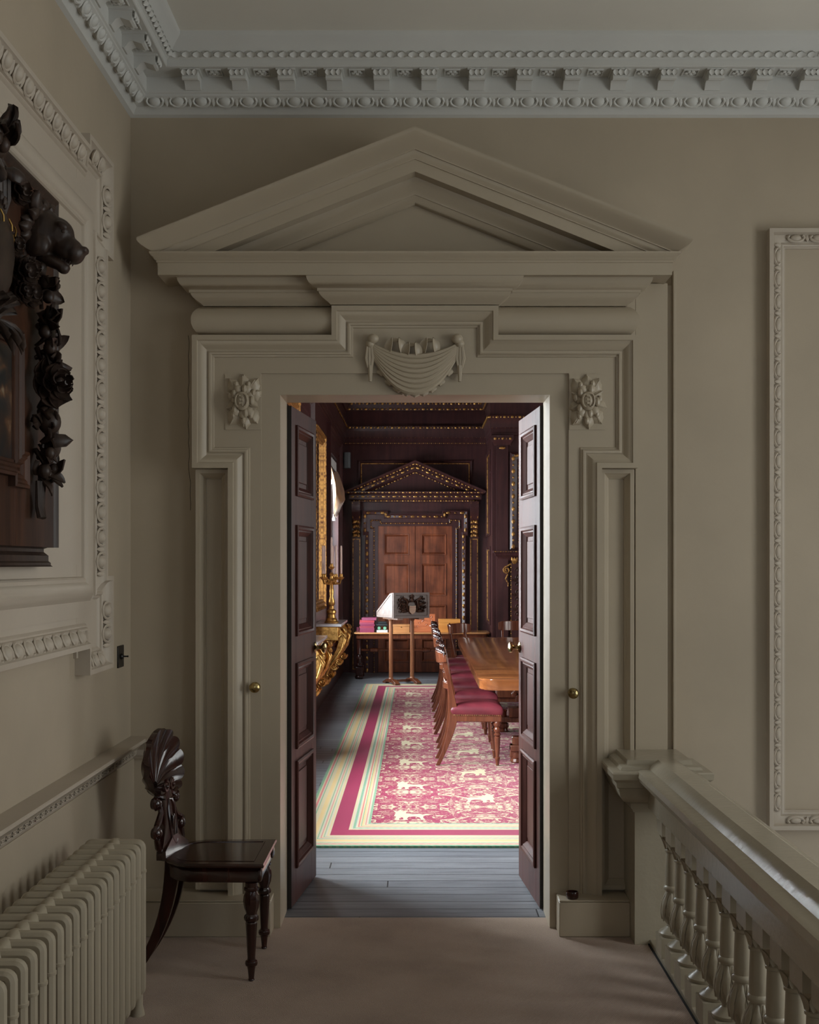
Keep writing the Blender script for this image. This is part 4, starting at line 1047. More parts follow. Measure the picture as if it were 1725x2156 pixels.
TM = Matrix.Translation((DX-CX, YE-YB, 0))
m = MB(); m.m = TM
W2 = 0.79
rake(m, [(0, 0), (0, 0.25), (0.014, 0.25), (0.05, 0.222), (0.06, 0.20), (0.065, 0.18), (0.11, 0.18), (0.11, 0.10), (0.13, 0.09), (0.155, 0.05), (0.16, 0.02)], W2, 3.118, 0.435, 2.655)
m.build('pediment', 'panelling', FD)
m = MB()
for u, v, pt, r in ((0.045, 0.232, 0.05, 0.013), (0.088, 0.186, 0.075, 0.017), (0.150, 0.06, 0.05, 0.012)):
    th = math.atan(0.435); za = 3.118-u/math.cos(th); xe = min(W2+v, (za-2.675)/0.435)
    for sgn in (-1, 1): beads(m, fw(0, za, v), fw(sgn*xe, za-0.435*xe, v), pt, r)
for z, v, pt, r in ((2.648, 0.232, 0.05, 0.014), (2.590, 0.188, 0.075, 0.015), (2.528, 0.150, 0.04, 0.011)):
    beads(m, fw(-W2-v+0.02, z, v), fw(W2+v-0.02, z, v), pt, r)
m.build('gilded_pediment_border', 'gilt', FD)
m = MB(); m.sweep([(DX-W2, YE), (DX-W2, YE-0.001), (DX+W2, YE-0.001), (DX+W2, YE)], [(0, 2.515), (0.14, 2.515), (0.15, 2.535), (0.175, 2.545), (0.18, 2.55), (0.18, 2.615), (0.21, 2.625), (0.235, 2.645), (0.24, 2.662), (0, 2.662)], plan)
m.prism([(DX-1.0, 2.66), (DX, 3.02), (DX+1.0, 2.66)], 1, YE-0.03, YE)
m.build('pediment_base', 'panelling', FD)
# the pair of red-brown doors
for sgn in (-1, 1):
    lf = thing('door_%d' % (3 if sgn < 0 else 4), 'closed red-brown panelled door leaf at the far end, %s one of the pair' % ('left' if sgn < 0 else 'right'), 'door', (DX+sgn*hw/2, YE-0.02, 0), kind='structure')
    m = MB(); lo, hi = sorted((sgn*0.003, sgn*(hw-0.002))); ph = [(0.16, 0.50), (0.62, 1.00), (1.14, 1.61), (1.74, 2.045)]
    a0, a1 = lo+0.088, hi-0.088
    fbox(m, lo, a0, 0.01, 2.163, 0.0, 0.045); fbox(m, a1, hi, 0.01, 2.163, 0.0, 0.045)
    zz = 0.01
    for p0, p1 in ph: fbox(m, a0, a1, zz, p0, 0.0, 0.045); zz = p1
    fbox(m, a0, a1, zz, 2.163, 0.0, 0.045); m.build('door_leaf', 'pine_door', lf, bevel=0.0015)
    for p0, p1 in ph:
        m = MB(); fbox(m, a0, a1, p0, p1, 0.0, 0.025); pn = m.build('panel', 'pine_door', lf)
        m = MB(); m.sweep([(a0, p0), (a0, p1), (a1, p1), (a1, p0)], [(-0.004, 0.045), (0.0, 0.056), (0.012, 0.054), (0.020, 0.044), (0.030, 0.036), (0.036, 0.025)], fw, closed=True); m.build('panel_moulding', 'pine_door', pn)
# wall panels with gilt fillets
def gilt_panel(name, path, mp, label, fill=0.0):
    m = MB(); m.sweep(path, [(0, 0), (0, 0.020), (0.012, 0.026), (0.03, 0.016), (0.036, 0.004)], mp, closed=True)
    o = struct(m, name, 'panelling', label, 'wall panel')
    m = MB(); m.sweep(path, [(0.040, 0.0), (0.042, 0.012), (0.056, 0.012), (0.058, 0.0)], mp, closed=True); m.build('gilt_fillet', 'gilt_dim', o)
gilt_panel('trim_32', [(-0.845, 2.68), (-0.845, 3.135), (0.845, 3.135), (0.845, 2.68)], fw, 'gilt-edged panel above the far pediment')
def rw_(a, z, v): return (XA-v, -a, z)
for i, (z0, z1) in enumerate(((2.0, 3.2), (0.75, 1.85), (0.1, 0.6))):
    gilt_panel('trim_%d' % (33+i), [(-17.72, z0), (-17.72, z1), (-16.85, z1), (-16.85, z0)], rw_, 'tall narrow wall panel on the return beside the far doorway')
def cw(a, z, v): return (a, YA-v, z)
m = MB(); m.box(1.075, 1.235, YA-0.05, YA, 0.12, 3.30); m.box(1.05, 1.26, YA-0.07, YA, 0, 0.12)
m.sweep([(1.06, YA), (1.06, YA-0.03), (1.25, YA-0.03), (1.25, YA)], [(0, 3.22), (0.02, 3.23), (0.03, 3.27), (0.055, 3.30), (0.06, 3.36), (0, 3.36)], plan)
pl_ = struct(m, 'pillar_1', 'panelling', 'dark panelled pilaster with gilt capital beside the chimneypiece', 'pilaster')
m = MB(); beads(m, (1.03, YA-0.09, 3.315), (1.29, YA-0.09, 3.315), 0.05, 0.022); m.ell((1.155, YA-0.055, 3.19), (0.045, 0.02, 0.02), 8, 6); m.build('gilded_capital', 'gilt_dim', pl_)
# chimneypiece and overmantel
CH = thing('chimneypiece', 'carved dark and gilt chimneypiece at the right end of the far room', 'fireplace', (1.9, YA, 0))
m = MB(); m.sweep([(1.13, YA), (1.13, YA-0.02), (2.7, YA-0.02), (2.7, YA)], [(0, 1.64), (0.02, 1.65), (0.04, 1.70), (0.07, 1.72), (0.08, 1.75), (0.10, 1.76), (0.10, 1.785), (0, 1.785)], plan); m.build('mantel_shelf', 'panelling', CH)
m = MB(); beads(m, (1.04, YA-0.12, 1.772), (2.78, YA-0.12, 1.772), 0.035, 0.009); m.build('gilded_shelf_edge', 'gilt_dim', CH)
for x in (1.28, 2.40):
    m = MB(); m.box(x, x+0.17, YA-0.06, YA, 0, 1.62); m.build('jamb', 'panelling', CH)
    m = MB(); R = random.Random(8)
    for i in range(9):
        z = 0.72+0.10*i; s_ = 1 if i % 2 else -1
        pts = [(x+0.085+s_*0.042*math.cos(a)*(1-0.07*j), YA-0.07, z+0.042*math.sin(a)*(1-0.07*j)) for j, a in enumerate([PI*2.4*q/12 for q in range(13)])]
        m.tube(pts, 0.008, 5); m.ell((x+0.085+s_*0.005, YA-0.075, z), (0.014, 0.012, 0.014), 7, 5)
        m.leaf((x+0.085-s_*0.02, YA-0.07, z-0.05), (x+0.085-s_*0.07, YA-0.075, z-0.02), (0, -1, 0), 0.035, 0.4, 0.2, 5, 0.005)
    m.build('carved_vine', 'board', CH)
    m = MB(); 
    for q in (-0.006, 0.176): beads(m, (x+q, YA-0.066, 0.1), (x+q, YA-0.066, 1.6), 0.03, 0.007)
    m.box(x-0.075, x-0.068, YA-0.03, YA-0.02, 0.1, 1.45)
    m.build('gilded_border', 'gilt_dim', CH)
m = MB()
pts = []
for i in range(22):
    a = PI/2+2*PI*1.5*i/21; q = 0.05*(1-0.75*i/21); pts.append((1.215+q*math.cos(a), YA-0.05, 1.52+q*math.sin(a)))
m.tube(pts, 0.011, 6); m.tube([(1.215, YA-0.05, 1.57), (1.26, YA-0.05, 1.60), (1.40, YA-0.05, 1.60)], 0.011, 6); m.tube([(1.23, YA-0.05, 1.46), (1.20, YA-0.05, 1.40), (1.235, YA-0.05, 1.34), (1.235, YA-0.05, 1.30)], 0.010, 6)
for k_ in (-1, 0, 1): m.leaf((1.32, YA-0.06, 1.60), (1.32+0.04*k_, YA-0.075, 1.70), (0, -1, 0), 0.045, -0.3, 0.2, 5, 0.006)
m.build('gilded_scroll', 'gilt_dim', CH)
m = MB(); of = [(1.26, 1.80), (1.26, 3.13), (2.6, 3.13), (2.6, 1.80)]; m.sweep(of, [(0, 0), (0, 0.05), (0.03, 0.07), (0.09, 0.05), (0.11, 0.03), (0.14, 0.03), (0.15, 0.0)], cw, closed=True); m.build('overmantel_frame', 'panelling', CH)
m = MB(); bead_path(m, of, 0.045, 0.070, 0.085, 0.026, cw); bead_path(m, of, 0.12, 0.036, 0.04, 0.009, cw); m.build('gilded_overmantel_border', 'gilt_dim', CH)
m = MB(); m.box(1.35, 1.5, YA-0.22, YA-0.12, 1.785, 1.789); 

# ------------------------------------------------------------------ the open double door between the rooms
def open_leaf(name, hx, sgn, ang, label):
    """sgn -1: left leaf; face looks towards the middle of the opening"""
    L, H, T = 0.598, 2.325, 0.045
    root = thing(name, label, 'door', (hx, 5.60, 0.008), kind='structure')
    Mx = Matrix.Translation((hx, 5.60, 0.008)) @ Matrix.Rotation(ang, 4, 'Z')
    f = -1 if sgn < 0 else 1           # outward normal of the seen face in local y
    rows = [(0.175, 0.655), (0.735, 1.115), (1.265, 1.765), (1.925, 2.235)]; a0, a1 = 0.105, 0.475
    def lb(mb, x0, x1, z0, z1, d0, d1):
        lo, hi = sorted((-f*d0, -f*d1)); mb.box(x0, x1, lo, hi, z0, z1, Mx)
    m = MB(); lb(m, 0.004, a0, 0, H, 0, T); lb(m, a1, L, 0, H, 0, T); z = 0
    for p0, p1 in rows: lb(m, a0, a1, z, p0, 0, T); z = p1
    lb(m, a0, a1, z, H, 0, T); m.build('door_leaf', 'leaf_door', root, bevel=0.002)
    m = MB(); lb(m, 0.0, 0.004, 0, H, 0.0, T+0.001); m.build('hinge_edge', 'door_edge', root)
    m = MB(); lb(m, L, L+0.012, 0, H, 0.010, T+0.012); m.build('meeting_bead', 'leaf_door', root, bevel=0.004)
    for p0, p1 in rows:
        m = MB(); lb(m, a0, a1, p0, p1, 0.018, T-0.018); lb(m, a0+0.06, a1-0.06, p0+0.06, p1-0.06, 0.012, T-0.012); pn = m.build('panel', 'leaf_door', root, bevel=0.003)
        for side in (0, 1):
            m = MB()
            def mp(a, zz, v): return tuple(Mx @ Vector((a, (f*v) if side == 0 else (-f*(T+v)), zz)))
            m.sweep([(a0-0.012, p0-0.012), (a0-0.012, p1+0.012), (a1+0.012, p1+0.012), (a1+0.012, p0-0.012)], [(0, -0.001), (0.0, 0.010), (0.008, 0.014), (0.018, 0.011), (0.024, 0.002), (0.030, 0.004), (0.037, -0.004), (0.046, -0.010), (0.050, -0.018)], mp, closed=True)
            m.build('panel_moulding', 'leaf_door', pn)
    for side in (0, 1):
        m = MB(); q = 1 if side == 0 else -1
        m.m = Mx @ Matrix.Translation((L-0.040, (0 if side == 0 else -f*T), 1.170)) @ Matrix.Rotation(-q*f*PI/2, 4, 'X')
        m.lathe([(0.001, 0), (0.027, 0.0), (0.028, 0.004), (0.022, 0.008), (0.012, 0.011), (0.009, 0.018), (0.010, 0.030), (0.016, 0.036), (0.026, 0.042), (0.028, 0.048), (0.026, 0.055), (0.018, 0.060), (0.008, 0.062), (0.001, 0.0625)], n=20)
        m.build('knob', 'brass', root)
    for zz in ():
        m = MB(); m.m = Mx; m.lathe([(0.007, zz-0.05), (0.007, zz+0.05)], cx=-0.006, cy=(0.004 if sgn < 0 else -0.004)*1.0+(-f*T*0.0), n=10); m.build('hinge', 'brass', root)
    return root
open_leaf('door_1', CX-0.572, -1, math.radians(83.8), 'open dark oak door leaf with four panels, left of the pair')
open_leaf('door_2', CX+0.577, 1, math.radians(94.6), 'open dark oak door leaf with four panels, right of the pair')

# ================================================================== THE FAR ROOM: rug
RX0, RY0, RX1, RY1 = -0.70, 6.83, 3.2, 16.10
def rug_mat():
    mt, nt, b = new_mat('crimson_damask_rug')
    tc = nd(nt, 'ShaderNodeTexCoord'); sp = nd(nt, 'ShaderNodeSeparateXYZ'); lk(nt, tc.outputs['Object'], sp.inputs[0])
    def mth(op, a, b_=None, c=None, clamp=False):
        n = nd(nt, 'ShaderNodeMath', operation=op); n.use_clamp = clamp
        for i, q in enumerate((a, b_, c)):
            if q is None: continue
            if isinstance(q, (int, float)): n.inputs[i].default_value = q
            else: lk(nt, q, n.inputs[i])
        return n.outputs[0]
    X, Y = sp.outputs[0], sp.outputs[1]
    dx = mth('ADD', X, -RX0); dx2 = mth('SUBTRACT', RX1, X)
    dy = mth('MULTIPLY', mth('ADD', Y, -RY0), 0.69); dy2 = mth('MULTIPLY', mth('SUBTRACT', RY1, Y), 0.69)
    d = mth('MINIMUM', mth('MINIMUM', dx, dx2), mth('MINIMUM', dy, dy2))
    cream = (0.52, 0.44, 0.28); pale = (0.49, 0.43, 0.33); crim = (0.27, 0.016, 0.060); green = (0.15, 0.33, 0.20); pink = (0.55, 0.12, 0.13); gold = (0.62, 0.42, 0.18); blue = (0.30, 0.33, 0.42)
    K = 0.45
    st = [(0, green), (.016, cream), (.026, pink), (.038, pale), (.046, green), (.054, cream), (.078, gold), (.105, cream), (.116, green), (.122, pale), (.134, pink), (.139, cream), (.150, green), (.156, pale), (.168, gold), (.174, cream),
          (.183, crim), (.285, cream), (.292, gold), (.297, pale), (.308, green), (.314, cream), (.322, blue), (.326, cream), (.336, pink), (.346, cream), (.354, green), (.360, gold), (.368, cream), (.378, pink), (.384, pale), (.396, green), (.410, crim)]
    # ColorRamp holds 32 stops
    st = [s for s in st if s[0] not in (.314,)]
    bc = ramp(nt, mth('DIVIDE', d, K), [(p/K, c) for p, c in st[:32]], 'CONSTANT')
    # small woven repeats inside the stripes
    ck = mth('GREATER_THAN', mth('SINE', mth('MULTIPLY', mth('ADD', X, Y), 150)), 0.2)
    inb = mth('LESS_THAN', d, 0.41); notc = mth('MULTIPLY', inb, mth('SUBTRACT', 1, mth('MULTIPLY', mth('GREATER_THAN', d, .183), mth('LESS_THAN', d, .285))))
    mx0 = nd(nt, 'ShaderNodeMix', data_type='RGBA'); lk(nt, mth('MULTIPLY', mth('MULTIPLY', ck, notc), 0.28), mx0.inputs[0]); lk(nt, bc, mx0.inputs[6]); mx0.inputs[7].default_value = (*cream, 1)
    # mirrored scroll work of the field
    u = mth('PINGPONG', mth('ADD', X, 0.06), 0.49); v = mth('PINGPONG', mth('ADD', Y, -7.67-0.26), 0.515)
    cb = nd(nt, 'ShaderNodeCombineXYZ'); lk(nt, u, cb.inputs[0]); lk(nt, v, cb.inputs[1])
    n1 = nd(nt, 'ShaderNodeTexNoise', i_Scale=4.4, i_Detail=2.0, i_Roughness=0.5, i_Distortion=1.6); lk(nt, cb.outputs[0], n1.inputs['Vector'])
    n2 = nd(nt, 'ShaderNodeTexNoise', i_Scale=14.0, i_Detail=1.5, i_Distortion=2.2); lk(nt, cb.outputs[0], n2.inputs['Vector'])
    band = mth('LESS_THAN', mth('ABSOLUTE', mth('SUBTRACT', n1.outputs[0], 0.50)), 0.030)
    blob = mth('GREATER_THAN', n1.outputs[0], 0.575)
    det = mth('GREATER_THAN', n2.outputs[0], 0.50)
    pat = mth('MAXIMUM', mth('MULTIPLY', blob, det), mth('MULTIPLY', band, mth('GREATER_THAN', n2.outputs[0], 0.45)))
    band2 = mth('LESS_THAN', mth('ABSOLUTE', mth('SUBTRACT', n2.outputs[0], 0.42)), 0.014)
    pat = mth('MAXIMUM', pat, band2)
    pat = mth('MULTIPLY', pat, mth('GREATER_THAN', d, .41))
    # crosses of plain ground round the lions
    mx = nd(nt, 'ShaderNodeMix', data_type='RGBA'); lk(nt, pat, mx.inputs[0]); lk(nt, mx0.outputs[2], mx.inputs[6]); mx.inputs[7].default_value = (0.52, 0.42, 0.27, 1)
    n4 = nd(nt, 'ShaderNodeTexNoise', i_Scale=1.3, i_Detail=4.0); lk(nt, tc.outputs['Object'], n4.inputs['Vector'])
    mx2 = nd(nt, 'ShaderNodeMix', data_type='RGBA', blend_type='MULTIPLY'); mx2.inputs[0].default_value = 0.25
    lk(nt, mx.outputs[2], mx2.inputs[6]); lk(nt, n4.outputs[0], mx2.inputs[7]); lk(nt, mx2.outputs[2], b.inputs['Base Color'])
    n3 = nd(nt, 'ShaderNodeTexNoise', i_Scale=220.0, i_Detail=2.0); lk(nt, tc.outputs['Object'], n3.inputs['Vector']); bump(nt, b, n3.outputs[0], 0.4, 0.004)
    b.inputs['Roughness'].default_value = 0.95; b.inputs['Specular IOR Level'].default_value = 0.1; b.inputs['Sheen Weight'].default_value = 0.15
    return mt
RG = thing('rug', 'long crimson and cream damask rug with striped border and lions', 'rug', (1.2, 11.4, 0))
m = MB(); m.box(RX0, RX1, RY0, RY1, 0.0, 0.012); m.build('woven_field', rug_mat(), RG, smooth=0)
M['cream_wool'] = plain('cream_wool', (0.52, 0.45, 0.29), 0.95)
lion = [(-.095, .055), (-.085, .10), (-.105, .14), (-.075, .125), (-.055, .150), (-.03, .118), (-.012, .13), (-.018, .095), (.03, .082), (.075, .088), (.095, .075), (.12, .085), (.155, .075), (.125, .070), (.10, .055), (.098, .03),
        (.115, .0), (.088, .0), (.075, .035), (.045, .05), (.005, .045), (-.01, .02), (.0, .0), (-.03, .0), (-.035, .035), (-.055, .04), (-.06, .005), (-.09, .0), (-.08, .045)]
m = MB()
def lionfig(cx_, cy_, f):
    me = [(cx_+f*x*0.95, cy_+(y-0.07)*2.1, 0.0121) for x, y in lion]
    bm_i = len(m.v); m.add(me, [tuple(range(len(me)))])
for r_ in range(8):
    y = 7.67+1.03*r_
    if y < 15.6: lionfig(-0.06, y, 1); lionfig(0.92, y, 1)
    if y+.55 < 15.6: lionfig(0.43, y+0.55, -1); lionfig(1.41, y+0.55, -1)
lo_ = m.build('woven_lion', 'cream_wool', RG, smooth=0); lo_['kind'] = 'stuff'

# ------------------------------------------------------------------ dining chairs
M['chair_wood'] = wood('chair_mahogany', (0.075, 0.020, 0.010), (0.20, 0.062, 0.028), 2, 1.1, 0.22, coat=0.3)
M['table_top'] = wood('polished_table_top', (0.10, 0.030, 0.010), (0.34, 0.12, 0.038), 0, 0.35, 0.12, coat=0.6, blotch=0.5)
M['table_wood'] = wood('table_mahogany', (0.085, 0.024, 0.013), (0.24, 0.080, 0.036), 2, 0.9, 0.25, coat=0.3)
def leather_mat():
    mt, nt, b = new_mat('maroon_leather'); v = coords(nt)
    n = nd(nt, 'ShaderNodeTexNoise', i_Scale=6.0, i_Detail=4.0); lk(nt, v, n.inputs['Vector'])
    lk(nt, ramp(nt, n.outputs[0], [(0.35, (0.10, 0.014, 0.022)), (0.7, (0.19, 0.028, 0.038))]), b.inputs['Base Color'])
    vo = nd(nt, 'ShaderNodeTexVoronoi', i_Scale=160.0); lk(nt, v, vo.inputs['Vector']); bump(nt, b, vo.outputs[0], 0.12, 0.002)
    b.inputs['Roughness'].default_value = 0.34; b.inputs['Specular IOR Level'].default_value = 0.55; return mt
M['leather'] = leather_mat()
M['nail'] = metal('brass_nail', (0.8, 0.6, 0.3), 0.3)
def rrect(x0, x1, y0, y1, r, n=4):
    pts = []
    for cx_, cy_, a0 in ((x1-r, y1-r, 0), (x0+r, y1-r, PI/2), (x0+r, y0+r, PI), (x1-r, y0+r, 1.5*PI)):
        for i in range(n+1): a = a0+PI/2*i/n; pts.append((cx_+r*math.cos(a), cy_+r*math.sin(a)))
    return pts
def make_dining(yoke=False):
    """faces +x, origin on the floor under the middle of the seat"""
    t = thing('dining_chair', 'mahogany dining chair', 'chair', (0, 0, 0))
    m = MB()
    def trap(g, z, r=0.03):
        pts = rrect(-0.19-g, 0.205+g, -0.5, 0.5, r/1.0); return [(x, y*2*((0.185 if x < 0 else 0.215)+g)*(1 if abs(y) >= .499 else 1), z) for x, y in pts]
    def tz(g, z):
        out = []
        for x, y in rrect(-0.19-g, 0.205+g, -1, 1, 0.035):
            hw_ = 0.185+(x+0.19)/0.395*0.033+g; out.append((x, y*hw_, z))
        return out
    m.rings([tz(-0.002, 0.395), tz(0.004, 0.405), tz(0.010, 0.430), tz(0.006, 0.455), tz(-0.010, 0.473), tz(-0.04, 0.484), tz(-0.09, 0.492), tz(-0.15, 0.495)])
    m.build('seat', 'leather', t, smooth=60)
    m = MB(); m.rings([tz(-0.006, 0.345), tz(-0.002, 0.350), tz(-0.002, 0.3945), tz(-0.03, 0.3948)]); m.build('seat_frame', 'chair_wood', t)
    m = MB()
    for i in range(26):
        x = -0.17+0.36*i/25; hw_ = 0.185+(x+0.19)/0.395*0.033+0.001
        for s_ in (-1, 1): m.ell((x, s_*hw_, 0.398), (0.0055, 0.0045, 0.0055), 6, 4)
    o = m.build('nail_trim', 'nail', t); o['kind'] = 'stuff'
    lp = [(0.011, 0), (0.014, 0.004), (0.013, 0.012), (0.018, 0.045), (0.022, 0.055), (0.020, 0.064), (0.015, 0.068), (0.0185, 0.12), (0.0225, 0.205), (0.024, 0.225), (0.018, 0.230), (0.0265, 0.240), (0.0265, 0.250), (0.019, 0.256), (0.021, 0.262), (0.028, 0.272), (0.030, 0.286), (0.024, 0.300), (0.019, 0.304), (0.029, 0.315), (0.032, 0.330), (0.027, 0.345), (0.026, 0.358)]
    for s_ in (-1, 1):
        m = MB(); m.lathe(lp, 0.170, s_*0.185, n=16); m.build('front_leg', 'chair_wood', t)
        m = MB(); pts = []
        for i in range(21):
            q = i/20; z = 0.86*q
            if z < 0.42: x = -0.175-0.125*((0.42-z)/0.42)**1.7
            else: x = -0.175-0.075*((z-0.42)/0.44)**1.25
            pts.append((x, s_*(0.168+0.012*q), z))
        rr = []
        for i, (x, y, z) in enumerate(pts):
            d = 0.032+0.036*math.exp(-((z-0.38)/0.17)**2); rr.append([(x-d/2, y-0.014, z), (x+d/2, y-0.014, z), (x+d/2, y+0.014, z), (x-d/2, y+0.014, z)])
        m.rings(rr); m.build('rear_leg', 'chair_wood', t, bevel=0.003)
    m = MB(); rr = []
    if yoke:
        for i in range(19):
            q = -1+2*i/18; y = 0.235*math.sin(q*1.25)/math.sin(1.25); x = -0.175-0.115*(math.cos(q*1.25)-math.cos(1.25))/(1-math.cos(1.25)); hz_ = 0.062*(1-0.30*abs(q)**4)
            rr.append([(x-0.011, y, 0.80-hz_), (x+0.011, y, 0.80-hz_), (x+0.004, y, 0.80+hz_), (x-0.018, y, 0.80+hz_)])
        m.rings(rr); cr = m.build('crest_rail', 'chair_wood', t, bevel=0.006)
        return t
    for i in range(15):
        q = -1+2*i/14; y = 0.225*q; x = -0.262-0.060*(1-q*q)+0.022; hgt = 0.070*(1-0.35*abs(q)**3); zc = 0.845
        rr.append([(x-0.011, y, zc-hgt*0.6), (x+0.011, y, zc-hgt*0.6), (x+0.013-0.012, y, zc+hgt*0.75), (x-0.013-0.006, y, zc+hgt*0.75)])
    m.rings(rr); cr = m.build('crest_rail', 'chair_wood', t, bevel=0.004)
    m = MB(); R = random.Random(6)
    for i in range(15):
        q = -0.92+1.84*i/14; y = 0.225*q; x = -0.262-0.060*(1-q*q)+0.018
        z = 0.845+0.052*(1-0.3*abs(q)**3)
        m.ell((x, y, z+0.008), (0.014, 0.013, 0.013+0.006*(i % 2)), 7, 5)
        m.leaf((x-0.004, y-0.018, z-0.012), (x-0.006, y+0.018, z+0.022), (1, 0, 0.5), 0.03, 0.4, 0.2, 5, 0.006)
        volute(m, y, z-0.012, 0.015, 1 if i % 2 else -1, x+0.014, 0.005, 1.2)
    m.build('carving', 'hall_chair', cr)
    m = MB(); rr = []
    for i in range(11):
        q = -1+2*i/10; y = 0.176*q; x = -0.208-0.04*(1-q*q); rr.append([(x-0.010, y, 0.600), (x+0.010, y, 0.600), (x+0.010, y, 0.648), (x-0.010, y, 0.648)])
    m.rings(rr); m.tube([(-0.245+0.05*q*q, 0.16*q, 0.66+0.012*math.cos(6*q)) for q in [-1+i/6 for i in range(13)]], 0.009, 6)
    m.build('back_rail', 'chair_wood', t, bevel=0.003)
    return t
ch0 = make_dining()
grp = 'maroon leather dining chairs around the long table'
row_labels = ['nearest maroon leather dining chair at the left side of the table', 'second nearest maroon leather dining chair in the row', 'third nearest maroon leather dining chair in the row',
    'fourth nearest maroon leather dining chair in the row', 'fifth maroon leather dining chair, next to last in the row', 'last maroon leather dining chair in the row, nearest the lectern']
for i in range(6):
    c = ch0 if i == 0 else copy_tree(ch0)
    c.location = (0.468+(-0.010, 0.006, -0.006, 0.004, -0.004, 0.0)[i], 9.735+0.87*i, 0.0135); c['label'] = row_labels[i]; c['group'] = grp
chy = make_dining(True)
for (x, y, rz, lab) in ((0.68, 14.66, -0.55, 'turned dining chair beyond the far left corner of the table'), (1.26, 15.24, -PI/2, 'dining chair at the far head of the table, crest above the table top')):
    c = chy if rz > -1 else copy_tree(chy); c.location = (x, y, 0.0135 if y < RY1 else 0); c.rotation_euler = (0, 0, rz); c['label'] = lab; c['group'] = grp

# ------------------------------------------------------------------ dining table
DT = thing('dining_table', 'long polished mahogany dining table with rounded corners', 'table', (1.5, 11.4, 0.0135))
TX0, TX1, TY0, TY1 = 0.455, 2.55, 8.93, 14.05
def tpoly(y0, y1, r0, r1, g, z):
    pts = []
    def arc(cx_, cy_, r, a0):
        return [(cx_+r*math.cos(a0+PI/2*i/5), cy_+r*math.sin(a0+PI/2*i/5), z) for i in range(6)]
    x0, x1 = TX0-g, TX1+g
    pts += arc(x1-r1, y1-r1, r1, 0) if r1 else [(x1, y1, z)]
    pts += arc(x0+r1, y1-r1, r1, PI/2) if r1 else [(x0, y1, z)]
    pts += arc(x0+r0, y0+r0, r0, PI) if r0 else [(x0, y0, z)]
    pts += arc(x1-r0, y0+r0, r0, 1.5*PI) if r0 else [(x1, y0, z)]
    return pts
secs = [(TY0, 11.17, 0.14, 0), (11.173, 12.50, 0, 0), (12.503, TY1, 0, 0.14)]
for y0, y1, r0, r1 in secs:
    m = MB(); m.rings([tpoly(y0, y1, r0, r1, -0.012, 0.668), tpoly(y0, y1, r0, r1, -0.004, 0.674), tpoly(y0, y1, r0, r1, -0.002, 0.735), tpoly(y0, y1, r0, r1, 0.004, 0.741), tpoly(y0, y1, r0, r1, 0.004, 0.749), tpoly(y0, y1, r0, r1, -0.002, 0.752)])
    m.build('table_top', 'table_top', DT)
for yb in (9.72, 11.5, 13.2):
    m = MB()
    m.box(0.74, 2.25, yb-0.06, yb+0.06, 0.105, 0.155); m.box(0.86, 2.15, yb-0.085, yb+0.085, 0.155, 0.245); m.box(0.93, 2.1, yb-0.05, yb+0.05, 0.30, 0.36); m.box(0.74, 0.80, yb-0.05, yb+0.05, 0.06, 0.155)
    m.box(0.75, 2.25, yb-0.05, yb+0.05, 0.60, 0.668)
    m.build('trestle', 'table_wood', DT, bevel=0.006)
    for x in (0.80, 2.2):
        m = MB(); m.lathe([(0.055, 0.0135), (0.060, 0.022), (0.055, 0.045), (0.062, 0.05), (0.066, 0.065), (0.062, 0.09), (0.045, 0.10), (0.045, 0.20), (0.050, 0.21), (0.045, 0.22)], x, yb, n=18, flute=12, fd=0.06, frange=(0.045, 0.095)); m.build('foot', 'table_wood', DT)
    for x in (0.92, 1.08, 1.9, 2.05):
        m = MB(); m.lathe([(0.03, 0.35), (0.034, 0.37), (0.024, 0.385), (0.022, 0.40), (0.040, 0.43), (0.050, 0.46), (0.044, 0.50), (0.028, 0.54), (0.020, 0.565), (0.030, 0.575), (0.032, 0.60)], x, yb, n=16, flute=8, fd=0.14, frange=(0.40, 0.55)); m.build('baluster', 'table_wood', DT)
m = MB(); m.box(1.42, 1.54, 9.7, 13.2, 0.16, 0.22); m.build('stretcher', 'table_wood', DT, bevel=0.006)

# ------------------------------------------------------------------ lectern
M['oak_grey'] = wood('weathered_oak', (0.115, 0.075, 0.062), (0.21, 0.150, 0.125), 0, 0.9, 0.4)
M['oak_warm'] = wood('warm_oak_post', (0.20, 0.075, 0.035), (0.42, 0.18, 0.085), 2, 0.9, 0.28, coat=0.2)
LA = math.radians(27); LC = thing('lectern', 'oak lectern on two posts with carved coat of arms on its front', 'lectern', (-0.323, 15.75, 0.0135), rz=LA)
def lp_(name, mb, mat, parent=None, **k):
    o = mb.build(name, mat, None, **k); o.parent = parent or LC; return o
m = MB(); W_, D_ = 0.53, 0.50
m.prism([(0, 0.882), (D_, 0.882), (D_, 0.965), (0.06, 1.212), (0, 1.212)], 0, 0, W_)
lp_('desk', m, 'oak_grey', bevel=0.004)
m = MB()
def frame_yz(mb, x, s_): 
    pass
mf = lambda a, z, v: (a, -v, z)
m.sweep([(0.035, 0.915), (0.035, 1.180), (W_-0.035, 1.180), (W_-0.035, 0.915)], [(-0.035, 0.0), (-0.035, 0.012), (-0.004, 0.012), (0.0, 0.0)], mf, closed=True)
lp_('front_frame', m, 'oak_grey', bevel=0.001)
m = MB(); mf2 = lambda a, z, v: (-v, a, z)
m.sweep([(0.03, 0.910), (0.03, 1.185), (0.075, 1.185), (D_-0.03, 0.950), (D_-0.03, 0.910)][::1], [(-0.02, 0.0), (-0.02, 0.006), (0.0, 0.006), (0.002, 0.0)], mf2, closed=True)
lp_('side_frame', m, 'oak_grey')
